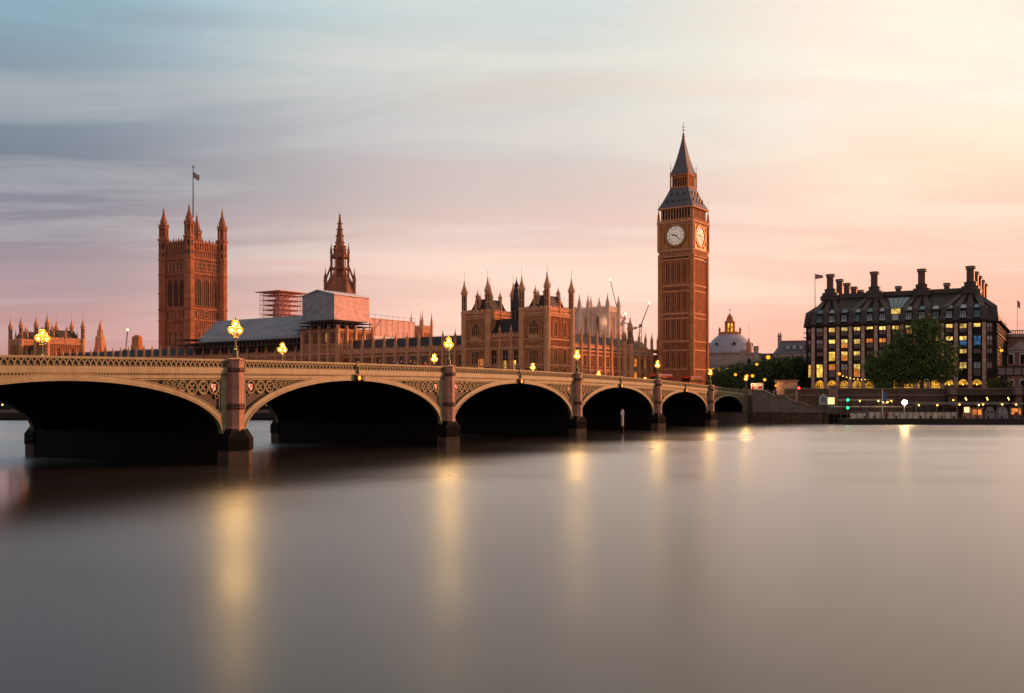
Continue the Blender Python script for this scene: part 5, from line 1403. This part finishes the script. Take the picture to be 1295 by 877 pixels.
def kiosk(label, px0, px1, z1, Y_, mk, lit=None, rnd_=False):
    k = thing('pier_kiosk', label, 'kiosk', (X(px0, Y_), Y_, 1.46)); w = X(px1, Y_) - X(px0, Y_)
    b = MB()
    if rnd_: b.xz([(0, 0), (w, 0)] + [(w / 2 + w / 2 * math.cos(a), 1.3 + 1.5 * math.sin(a)) for a in [math.pi * q / 8 for q in range(9)]], 0, 2.5)
    else: b.box(0, w, 0, 2, 0, z1 - 1.46); b.box(-.1, w + .1, -.15, 2.1, z1 - 1.56, z1 - 1.40)
    b.build('cabin', mk, k)
    b = MB()
    if rnd_:
        for q in (.3, .7): b.xz(ngon(w * q, 1.5, .25, 8), -.06, .02)
    else: b.box(.15 * w, .85 * w, -.06, .02, (z1 - 1.46) * .35, (z1 - 1.46) * .85)
    b.build('window', lit or 'glass', k)
kiosk('dark brown ticket kiosk under the left part of the pier canopy', 1191, 1213, 4.3, 241, 'ply')
kiosk('small kiosk with a bright lit panel under the pier canopy', 1218, 1227, 4.6, 241, 'wood', 'kiosk')
kiosk('low orange lit kiosk in the middle of the pier deck', 1228, 1243, 3.9, 240.4, 'granite', 'orangewin')
kiosk('left one of two rounded grey blue cabins on the pier', 1246, 1258, 4, 240.2, 'lead', 'glass', True)
kiosk('right one of two rounded grey blue cabins on the pier', 1259.5, 1275, 4, 240.2, 'lead', 'palewin', True)
kiosk('brown kiosk at the right end of the pier deck', 1277, 1293, 4.2, 240.6, 'wood', 'orangewin')
for nm, px0, px1, z1, mk in (('pale deck box below the lit kiosk panel', 1196, 1205, 2.9, 'offwhite'), ('orange deck box on the pier between the pale box and the cabins', 1218, 1226, 2.8, 'granite')):
    k = thing('deck_box', nm, 'box', (X(px0, 238.4), 238.4, 1.46)); w = X(px1, 238.4) - X(px0, 238.4)
    b = MB(); b.box(0, w, 0, .9, 0, z1 - 1.5); b.build('body', mk, k)
    b = MB(); b.box(-.05, w + .05, -.05, .95, z1 - 1.5, z1 - 1.42); b.build('lid', 'greysteel', k)
# bollards
b0 = thing('bollard', 'short black mooring bollard on the pontoon edge', 'bollard', (X(1094, 237.2), 237.2, 1.46), 0, 'mooring bollards along the pontoon edge')
b = MB(); b.frus(0, 0, [(.16, 0), (.13, .42), (.22, .46), (.22, .6), (.1, .66)], 8); b.build('post', 'black', b0); b = MB(); b.frus(0, 0, [(.3, -.06), (.3, .05)], 8); b.build('base', 'black', b0)
for px in (1106, 1121, 1134, 1164.5, 1177.5, 1191, 1206.5, 1220, 1236.5, 1250, 1267, 1280, 1291): dup(b0, (X(px, 237.2), 237.2, 1.46))
for px, lab in ((1121, 'dark red round lifebuoy cabinet on the cream pontoon side'), (1286, 'dark red round lifebuoy cabinet at the right end of the pontoon')):
    k = thing('lifebuoy_cabinet', lab, 'lifebuoy', (X(px, 237.4), 237.4, 1.46))
    b = MB(); b.tube((0, .1, 0), (0, .1, .7), .05, 6); b.build('post', 'black', k); b = MB(); b.xz(ngon(0, 1.1, .5, 8, OCT), -.05, .2); b.build('case', 'granitedark', k); b = MB(); b.ringxz(0, 1.1, -.12, -.05, .2, .36, 14); b.build('ring', 'red', k)
# floodlight, banner post, flat lamp, signal lamps, sign, lit panel
k = thing('floodlight', 'brightest white floodlight on a short mast at the pontoon pier', 'floodlight', (X(1144, 238), 238, 1.46))
b = MB(); b.tube((0, .2, 0), (0, .2, 4.0), .09, 6); b.build('mast', 'white', k); b = MB(); b.box(-.65, .65, 0, .3, 3.3, 4.3); b.build('housing', 'greysteel', k); b = MB(); b.xz(ngon(0, 3.8, .58, 12), -.08, -.005); b.build('lens', 'flood', k)
k = thing('banner_post', 'white mast carrying a narrow blue banner at the pier', 'flagpole', (X(1116, 238.2), 238.2, 1.46))
b = MB(); b.tube((0, 0, 0), (0, 0, 6.9), .13, 8, .1); b.build('mast', 'white', k); b = MB(); b.loft([[(.25 + u * .75, .08 * math.sin(u * 5 + q * 3), 6.3 - q * 2.6) for u in (0, .33, .66, 1)] for q in (0, .33, .66, 1)], cap=False, closed=False); b.build('banner', 'bluecloth', k)
k = thing('deck_lamp', 'flat topped warm lamp on a thin stand beside the banner mast', 'lamp', (X(1119.5, 240), 240, 1.46))
b = MB(); b.tube((0, 0, 0), (0, 0, 3.6), .06, 6); b.frus(0, 0, [(.9, 3.95), (.3, 4.15)], 10); b.build('stand', 'greysteel', k); b = MB(); b.frus(0, 0, [(.55, 3.68), (.8, 3.94)], 10); b.build('shade_light', 'deckbulb', k)
k = thing('signal_mast', 'thin mast with two green signal lamps one above the other at the pier end', 'signal light', (X(1072, 241), 241, 1.4))
b = MB(); b.tube((0, .1, -2), (0, .1, 4.8), .08, 6); b.build('mast', 'greysteel', k)
for py in (506, 516): b = MB(); b.box(-.35, .35, -.05, .2, Z(py, 241) - 1.4 - .35, Z(py, 241) - 1.4 + .35); h = b.build('housing', 'black', k); b = MB(); b.xz(ngon(0, Z(py, 241) - 1.4, .30, 10), -.16, -.06); b.build('lens', 'greenlight', h)
k = thing('pointed_sign', 'pale green pointed arch sign board at the foot of the steps', 'sign', (X(1041.5, 245.5), 245.5, 3.6))
b = MB(); w, h0, h1 = 1.05, Z(512, 245.5) - 3.6, Z(498, 245.5) - 3.6; b.xz([(-w, h0), (w, h0), (w, h1 - .9), (0, h1), (-w, h1 - .9)], 0, .15); b.build('board', 'mint', k); b = MB(); b.box(-w, -w + .12, .02, .14, -2, h0); b.box(w - .12, w, .02, .14, -2, h0); b.build('leg', 'greysteel', k)
b = MB(); b.xz([(-.7, h0 + .5), (.7, h0 + .5), (.7, h1 - 1.2), (0, h1 - .6), (-.7, h1 - 1.2)], -.03, .0); b.build('panel', 'lead', k)
k = thing('lit_panel', 'glowing yellow panel beside the pale green pointed sign', 'sign', (X(1051, 246), 246, 3.6))
b = MB(); b.box(-.85, .85, 0, .12, Z(511.5, 246) - 3.6, Z(503, 246) - 3.6); b.build('panel', 'kiosk', k); b = MB(); b.box(-.95, .95, .13, .3, -1.2, Z(502.5, 246) - 3.6); b.build('case', 'greysteel', k)
k = thing('mooring_pile', 'dark timber pile at the foot of the pale stair wall', 'mooring pile', S(21, -.7, 0)); b = MB(); b.frus(0, 0, [(.45, -3), (.42, 6.2)], 10); b.build('post', 'wet', k); b = MB(); b.frus(0, 0, [(.5, 6.2), (.2, 6.6)], 10); b.build('cap', 'black', k)
k = thing('landing_stage', 'low dark timber landing stage between the pile and the pontoon', 'landing stage', S(22, -1.5, 0), ER)
b = MB(); b.box(0, 5.5, 0, 4, 2.3, 2.7); b.build('deck', 'wood', k)
for x in (.2, 2.6, 5.1): b = MB(); b.frus(x, .3, [(.2, -3), (.2, 2.3)], 8); b.build('pile', 'wet', k)
# stone kiosk, hoarding and red signal at the bridge head
Y0 = 262
k = thing('stone_lodge', 'plain pinkish stone lodge with flat cornice at the head of the steps', 'lodge', (X(983, Y0), Y0, GZ), R(-8))
b = MB(GZ); b.box(0, 5.1, 0, 4, GZ - 1, 10.7); b.build('wall', 'sandpillar', k); b = MB(GZ); b.box(-.3, 5.4, -.3, 4.3, 10.7, 11.0); b.box(-.15, 5.25, -.15, 4.15, 10.45, 10.7); b.build('cornice', 'granite', k); b = MB(GZ); b.box(2, 2.35, -.05, .1, 10.0, 10.3); b.build('vent', 'black', k)
k = thing('gate_pier', 'pale stone gate pier below the red signal lamp', 'pillar', (X(1008.5, 258), 258, GZ)); b = MB(GZ); b.box(-.5, .5, -.5, .5, 3, 8.2); b.build('shaft', 'sandpillar', k); b = MB(GZ); b.box(-.65, .65, -.65, .65, 8.2, 8.5); b.build('coping', 'coping', k)
k = thing('signal_post', 'red signal lamp beside the pinkish stone lodge', 'signal light', (X(1010, 257), 257, GZ)); b = MB(GZ); b.tube((0, 0, GZ - 3), (0, 0, 9.6), .08, 6); b.box(-.25, .25, -.1, .2, 8.3, 9.5); b.build('post', 'black', k); b = MB(GZ); b.xz(ngon(0, 8.85, .30, 10), -.2, -.11); b.build('lens', 'redlight', k)
k = thing('hoarding', 'white site hoarding with red patches at the end of the bridge', 'sign', (X(949.5, 259), 259, GZ), R(-10)); b = MB(GZ); b.box(0, 3.1, 0, .12, 8.35, 10.15); b.build('board', 'white', k)
b = MB(GZ)
for x0, x1, z0, z1 in ((.2, .75, 8.6, 9.3), (.9, 1.3, 8.7, 9.0), (1.9, 2.8, 8.7, 9.35), (.3, .5, 9.45, 9.8), (1.5, 1.75, 8.6, 8.95)): b.box(x0, x1, -.03, 0, z0, z1)
b.build('patches', 'red', k); b = MB(GZ); b.box(.2, .32, .12, .3, GZ, 10); b.box(2.8, 2.92, .12, .3, GZ, 10); b.build('leg', 'greysteel', k)
#@@SPLIT
# ------------------------------------------------------------------ trees
def crown_mesh(lobes, leaf, nclump, per, seed, sig=.75):
    q = random.Random(seed); v = []; f = []
    for (cx, cy, cz, rx, ry, rz) in lobes:
        for _ in range(nclump):
            while True:
                d = Vector((q.gauss(0, 1), q.gauss(0, 1), q.gauss(0, 1)))
                if d.length > .1: break
            d.normalize(); rad = q.uniform(.3, 1.3) ** .5
            c = Vector((cx + d.x * rx * rad, cy + d.y * ry * rad, cz + d.z * rz * rad))
            sg = sig * q.uniform(.7, 1.3)
            for _ in range(per):
                p = c + Vector((q.gauss(0, sg), q.gauss(0, sg), q.gauss(0, sg * .7)))
                n = Vector((q.gauss(0, 1), q.gauss(0, 1), q.gauss(0, 1) + .5)).normalized()
                t = n.orthogonal().normalized(); u = n.cross(t); a = q.uniform(0, 6.28)
                t, u = t * math.cos(a) + u * math.sin(a), u * math.cos(a) - t * math.sin(a)
                s = leaf * q.uniform(.6, 1.3); k = len(v)
                v += [tuple(p + t * s), tuple(p + u * s * .6), tuple(p - t * s), tuple(p - u * s * .6)]; f.append((k, k + 1, k + 2, k + 3))
    return v, f
def tree(name, label, loc, lobes, trunk, mat, leaf=.42, nclump=80, per=26, seed=1, group=None, sig=.75):
    root = thing(name, label, 'tree', loc, 0, group)
    v, f = crown_mesh(lobes, leaf, nclump, per, seed, sig); me = bpy.data.meshes.new('crown'); me.from_pydata(v, [], f); me.materials.append(M[mat]); put('crown', me, root)
    b = MB(); r_ = trunk
    for tx, ty in ((0, 0),):
        b.frus(tx, ty, [(r_ * 1.5, -.5), (r_, .8), (r_ * .8, min(4, lobes[0][2] * .5))], 8)
    fork = Vector((0, 0, min(4, lobes[0][2] * .5) - .2))
    for l in lobes:
        c = Vector((l[0], l[1], l[2])); m_ = fork.lerp(c, .5) + Vector((0, 0, .6)); b.tube(fork, m_, r_ * .6, 6, r_ * .4); b.tube(m_, c + Vector((0, 0, l[5] * .4)), r_ * .4, 5, r_ * .1)
        for k in range(4):
            e = c + Vector((l[3] * .7 * math.cos(k * 1.7), l[4] * .7 * math.sin(k * 1.7), l[5] * .2)); b.tube(m_, e, r_ * .25, 4, r_ * .06)
    b.build('trunk', 'bark', root); return root
Y0 = 268
tree('plane_tree', 'largest dark green plane tree standing before the office block', (X(1166, Y0), Y0, GZ), [(0, 0, 9.5, 6.2, 5, 5.5), (-1.0, 0, 15.2, 5.2, 4.5, 4.6), (5.0, 0, 10.5, 4.6, 4.2, 4.6), (1.6, 0, 17.6, 3.0, 3, 2.6), (-5.5, 0, 11, 4, 4, 4.2), (4.4, -1, 6.2, 4.0, 3.5, 2.6), (-2, -1, 6, 4, 3.5, 2.6)], .5, 'leaf', .26, 95, 40, 3)
tree('plane_tree', 'lower broad tree leaning against the left side of the largest tree', (X(1128, Y0 + 2), Y0 + 2, GZ), [(0, 0, 8.2, 5.4, 4.5, 4.6), (-3.4, 0, 6.6, 3.6, 3.2, 3.6), (2.5, 0, 10.6, 4, 4, 4), (0, -1, 4.6, 4, 3.2, 2.2)], .42, 'leaf', .26, 85, 40, 5)
t0 = tree('street_tree', 'small round dark tree just right of the clock tower base', (X(916, 300), 300, GZ), [(0, 0, 5.2, 3.6, 3.4, 2.9), (-2.2, 0, 4.2, 2.8, 2.6, 2.2), (2.4, 0, 4.6, 2.8, 2.6, 2.4)], .22, 'leafdark', .26, 75, 32, 11, 'trees between the bridge head and the office block', .55)
for px, Y_, sc_, lab in ((938, 312, 1.12, 'dark tree below the pinnacled white building'), (962, 330, 1.25, 'dark tree behind the bridge end hoarding'), (987, 318, 1.35, 'dark tree behind the stone lodge'), (1006, 326, 1.4, 'tall dark tree touching the left corner of the office block'), (975, 345, 1.25, 'dark tree under the mansard block')):
    dup(t0, (X(px, Y_), Y_, GZ), rnd.uniform(0, 6), lab, None, (sc_, sc_, sc_ * 1.08))
tree('shrub_tree', 'small yellow lit tree at the right foot of the office block', (X(1263, 278), 278, GZ), [(0, 0, 3.0, 2.4, 2.2, 1.9), (1.0, 0, 2.0, 1.8, 1.8, 1.4)], .14, 'leaf', .26, 50, 22, 21, None, .45)
tree('shrub_tree', 'dark bush behind the embankment wall left of the large trees', (X(1117, 262), 262, GZ), [(0, 0, 2.0, 2.2, 2, 1.5)], .14, 'leafdark', .26, 60, 22, 22, None, .45)

# ------------------------------------------------------------------ street lamps by the trees
def street_lamp(label, px, py, Y_, double=False, rr=.40):
    k = thing('street_lamp', label, 'street lamp', (X(px, Y_), Y_, GZ)); z = Z(py, Y_) - GZ
    b = MB(); b.frus(0, 0, [(.22, 0), (.2, .8), (.09, 1), (.07, z - .4)], 8); b.build('post', 'black', k)
    for x in ((0, 1.5) if double else (0,)):
        if x: b = MB(); b.tube((0, 0, z - .8), (x, 0, z - .4), .05, 5); b.build('arm', 'black', k)
        b = MB(); b.ball((x, 0, z), rr, 10, 6); h = b.build('lantern', 'globefar', k); bulb_light(h, (x, 0, z), 300); b = MB(); b.frus(x, 0, [(rr * .7, z + rr * .8), (.1, z + rr * 1.4)], 8); b.build('cap', 'black', h)
street_lamp('small amber lamp in front of the dark round tree', 930, 474, 290)
street_lamp('amber lamp glowing in the trees under the needle spire', 957, 461, 300)
street_lamp('biggest and highest amber lamp above the trees', 971.5, 452, 300, False, .62)
street_lamp('low amber lamp between the hoarding and the stone lodge', 967, 480.5, 272)
street_lamp('double amber lamp beside the bridge end hoarding', 944.5, 475.5, 266, True, .42)
street_lamp('amber lamp right of the office block beside the pedimented block', 1266.5, 443.5, 280, False, .42)
street_lamp('low white lamp on the left side of the stone lodge', 981, 488, 261, False, .25)

# ------------------------------------------------------------------ traffic
def wheel(parent, x, y, r_=.5, w=.3):
    b = MB(); b.xz(ngon(x, r_, r_, 14), y - w / 2, y + w / 2); t_ = b.build('wheel', 'tyre', parent); b = MB(); b.xz(ngon(x, r_, r_ * .55, 10), y - w / 2 - .02, y + w / 2 + .02); b.build('hub', 'greysteel', t_)
k = thing('double_decker_bus', 'red double decker bus on the bridge below the clock tower', 'bus', BW(-14.5, 9.5, zpar(10) - 1.2), BR)
b = MB(); b.loft([[(0, y, z) for y, z in ((0, .35), (2.5, .35), (2.5, 4.1), (2.3, 4.4), (.2, 4.4), (0, 4.1))], [(10, y, z) for y, z in ((0, .35), (2.5, .35), (2.5, 4.1), (2.3, 4.4), (.2, 4.4), (0, 4.1))]]); b.build('body', 'red', k)
for z0, z1 in ((1.3, 2.1), (2.95, 3.5)): b = MB(); b.box(.3, 9.7, -.02, 2.52, z0, z1); b.build('window_band', 'glass', k)
b = MB(); b.box(-.02, .02, .25, 2.25, 1.2, 2.2); b.box(-.02, .02, .25, 2.25, 3.0, 3.8); b.build('windscreen', 'glass', k)
for x in (2, 7.6):
    for y in (.15, 2.35): wheel(k, x, y)
dup(k, BW(-26.5, 13.5, zpar(22) - 1.2), None, 'second red double decker bus, farther left behind the near lamp at the clock tower base')
def car(label, s, y, mk, van=False):
    k = thing('white_van' if van else 'car', label, 'van' if van else 'car', BW(-s, y, zpar(s) - 1.2 if s > 0 else GZ + .01), BR); h = 2.1 if van else 1.45
    b = MB(); b.loft([[(x, yy, z) for x, z in ((-2.2, .3), (2.2, .3), (2.25, .85), (1.3 if not van else 1.9, .95), (.6 if not van else 1.3, h), (-1.6 if not van else -2.2, h), (-2.2, .95))] for yy in (-.85, .85)]); b.build('body', mk, k)
    b = MB(); b.xz([(1.15 if not van else 1.75, .98), (.55 if not van else 1.2, h - .08), (-1.4 if not van else .3, h - .08), (-1.9 if not van else .3, .98)], -.87, .87); b.build('windows', 'glass', k)
    for x in (-1.4, 1.4):
        for yy in (-.8, .8): wheel(k, x, yy, .32, .2)
    for yy in (-.55, .55): b = MB(); b.box(-2.26, -2.18, yy - .14, yy + .14, .6, .75); b.build('tail_lamp', 'redlight' if not van else 'red', k)
car('white van on the bridge left of the clock tower base', 24, 8, 'white', True)
car('dark car on the bridge right of the red bus', 4, 8, 'cloth')
car('pale car beyond the bridge end under the small trees', -8, 8, 'clothpale')

# ------------------------------------------------------------------ people on the bridge footway
def skin_part(name, pts, edges, rads, mat, parent, root_i=0):
    me = bpy.data.meshes.new(name); me.from_pydata(pts, edges, []); me.materials.append(M[mat])
    o = put(name, me, parent)
    md = o.modifiers.new('skin', 'SKIN')
    sv = me.skin_vertices[0].data if me.skin_vertices else None
    if sv is None:
        bm = bmesh.new(); bm.from_mesh(me); bm.verts.layers.skin.verify(); bm.to_mesh(me); bm.free(); sv = me.skin_vertices[0].data
    for k, r_ in enumerate(rads):
        sv[k].radius = (r_, r_ * (.75 if name in ('jacket',) and k < 3 else 1)); sv[k].use_root = (k == root_i)
    o.modifiers.new('smooth', 'SUBSURF').render_levels = 1
    return o
def person(label, s, y, jacket, trousers, face, swing=.25, h=1.0, z=None):
    zz = (zpar(s) - 1.06) if z is None else z
    k = thing('person', label, 'person', BW(-s, y, zz), BR + face); k.scale = (h, h, h)
    a = swing
    J = [(0, 0, .95), (0, 0, 1.15), (0, 0, 1.42), (0, .0, 1.52), (0, .01, 1.64), (0, .03, 1.72),
         (.09, 0, .92), (.10, a * .6, .50), (.11, a * .9 - .05, .09), (.11, a * .9 + .12, .04), (-.09, 0, .92), (-.10, -a * .4, .50), (-.11, -a, .09), (-.11, -a + .17, .04),
         (.19, 0, 1.42), (.23, -a * .4, 1.14), (.22, -a * .2 + .1, .90), (.22, -a * .2 + .14, .80), (-.19, 0, 1.42), (-.23, a * .4, 1.14), (-.22, a * .6 + .08, .90), (-.22, a * .6 + .12, .80)]
    E = [(0, 1), (1, 2), (2, 3), (3, 4), (4, 5), (0, 6), (6, 7), (7, 8), (8, 9), (0, 10), (10, 11), (11, 12), (12, 13), (2, 14), (14, 15), (15, 16), (16, 17), (2, 18), (18, 19), (19, 20), (20, 21)]
    rd = [.13, .12, .13, .055, .095, .07, .085, .06, .045, .04, .085, .06, .045, .04, .06, .045, .035, .035, .06, .045, .035, .035]
    skin_part('body', J, E, rd, 'skin', k)
    skin_part('jacket', [J[0], J[1], J[2], J[14], J[15], J[16], J[18], J[19], J[20]], [(0, 1), (1, 2), (2, 3), (3, 4), (4, 5), (2, 6), (6, 7), (7, 8)], [.165, .155, .155, .08, .065, .055, .08, .065, .055], jacket, k)
    skin_part('trousers', [J[0], J[6], J[7], J[8], J[10], J[11], J[12]], [(0, 1), (1, 2), (2, 3), (0, 4), (4, 5), (5, 6)], [.15, .105, .08, .065, .105, .08, .065], trousers, k)
    b = MB(); b.ball((0, -.03, 1.735), .112, 10, 6, .95); b.build('hair', 'hair', k)
    return k
def s_at(px, y):
    """distance along the bridge where the line of sight at column px crosses the lane y"""
    lo, hi = -20.0, 215.0
    for _ in range(50):
        m_ = (lo + hi) / 2; p = BW(-m_, y); q = 647.5 + F * p.x / p.y
        if q > px: lo = m_
        else: hi = m_
    return (lo + hi) / 2
for px, y, j, t_, lab, fc, hh in ((480.5, 2.4, 'cloth', 'cloth', 'lone dark clothed person at the parapet left of the walking group', 1.2, 1.0), (498, 2.2, 'clothblue', 'cloth', 'navy jacketed person leading the group at the left end', 1.57, .98), (502, 3.0, 'clothpale', 'cloth', 'pale jacketed person second from the left of the group', 1.4, .95),
                              (507.5, 2.0, 'cloth', 'clothblue', 'dark coated person in the left half of the group', 1.6, 1.02), (513, 2.8, 'clothblue', 'cloth', 'navy clothed shorter person in the middle of the group', 1.7, .96), (519, 2.2, 'cloth', 'cloth', 'dark clothed taller person in the right half of the group', 1.5, 1.05),
                              (524, 3.0, 'cloth', 'clothblue', 'dark coated person with navy trousers at the right end of the group', 1.5, 1.0), (537.5, 2.2, 'clothred', 'cloth', 'person in a red jacket walking apart from the group', 1.5, 1.0), (616.5, 2.4, 'cloth', 'cloth', 'dark clothed person before the lit left window of the pavilion', -1.5, 1.05),
                              (656.5, 2.2, 'cloth', 'clothblue', 'dark clothed person above the amber lamp of the middle arch', -1.5, 1.05), (706, 2.4, 'clothblue', 'cloth', 'navy clothed person left of the near lamp below the pavilion corner', 1.5, 1.0), (739, 2.4, 'cloth', 'cloth', 'dark clothed person right of the near lamp below the pavilion corner', 1.3, 1.0),
                              (793, 2.4, 'cloth', 'cloth', 'dark clothed person in front of the many pinnacled wing', 1.5, 1.05), (848, 2.6, 'clothpale', 'clothblue', 'pale jacketed person in front of the clock tower base', 1.5, 1.0), (855, 2.2, 'clothblue', 'cloth', 'navy jacketed person beside the pale jacketed one at the clock tower base', 1.5, 1.0)):
    person(lab, s_at(px, y), y, j, t_, fc, rnd.uniform(-.25, .25), hh)

# ------------------------------------------------------------------ barges moored beyond the bridge
def barge(label, px, Y_, L, lamp):
    k = thing('moored_barge', label, 'barge', (X(px, Y_), Y_, 0), R(-6), 'barges moored beyond the bridge')
    b = MB(); b.loft([[(-L / 2 + o, -3 + i, z), (L / 2 - o, -3 + i, z), (L / 2 - o + 1, 0, z), (L / 2 - o, 3 - i, z), (-L / 2 + o, 3 - i, z), (-L / 2 + o - 1, 0, z)] for z, o, i in ((-1, 2.5, .5), (.6, 1, .1), (2.1, 0, 0))]); b.build('hull', 'darkhull', k)
    b = MB(); b.box(-L / 2 + 3, L / 2 - 6, -2, 2, 2.1, 2.9); b.build('hatch', 'wood', k)
    b = MB(); b.box(L / 2 - 5, L / 2 - 1.5, -1.6, 1.6, 2.1, 4.6); b.box(L / 2 - 5.2, L / 2 - 1.3, -1.8, 1.8, 4.6, 4.75); b.build('wheelhouse', 'granitedark', k)
    b = MB(); b.box(L / 2 - 4.6, L / 2 - 1.9, -1.66, -1.58, 3.3, 4.2); b.build('window', 'glass', k)
    b = MB(); b.tube((lamp, -1, 2), (lamp, -1, 4.4), .05, 5); b.build('mast', 'black', k); b = MB(); b.ball((lamp, -1, 4.4), .2, 8, 5); b.build('lamp', 'deckbulb', k)
barge('dark moored barge seen through the leftmost arch', 14, 288, 26, -2)
barge('dark moored barge seen through the gap beside the largest pier', 326, 290, 20, 3)

# ------------------------------------------------------------------ groups of like things
GROUPS = {'person': 'people crossing the bridge', 'tower_crane': 'tower cranes on the skyline', 'pier_kiosk': 'kiosks on the pier deck', 'double_decker_bus': 'red buses on the bridge',
          'street_lamp': 'amber street lamps by the trees', 'abbey_tower': 'pale church towers', 'palace_wing': 'wings of the palace', 'palace_pavilion': 'turreted pavilions of the palace', 'plane_tree': 'plane trees before the office block',
          'lifebuoy_cabinet': 'lifebuoy cabinets on the pontoon', 'deck_box': 'boxes on the pier deck', 'shrub_tree': 'bushes before the office block', 'car': 'cars at the bridge end', 'roof_turret': 'turrets on the far palace roofs', 'mooring_pile': 'piles standing in the river'}
for o in bpy.data.objects:
    if o.parent is None and 'category' in o and 'group' not in o:
        k = o.name.split('.')[0]
        if k in GROUPS: o['group'] = GROUPS[k]
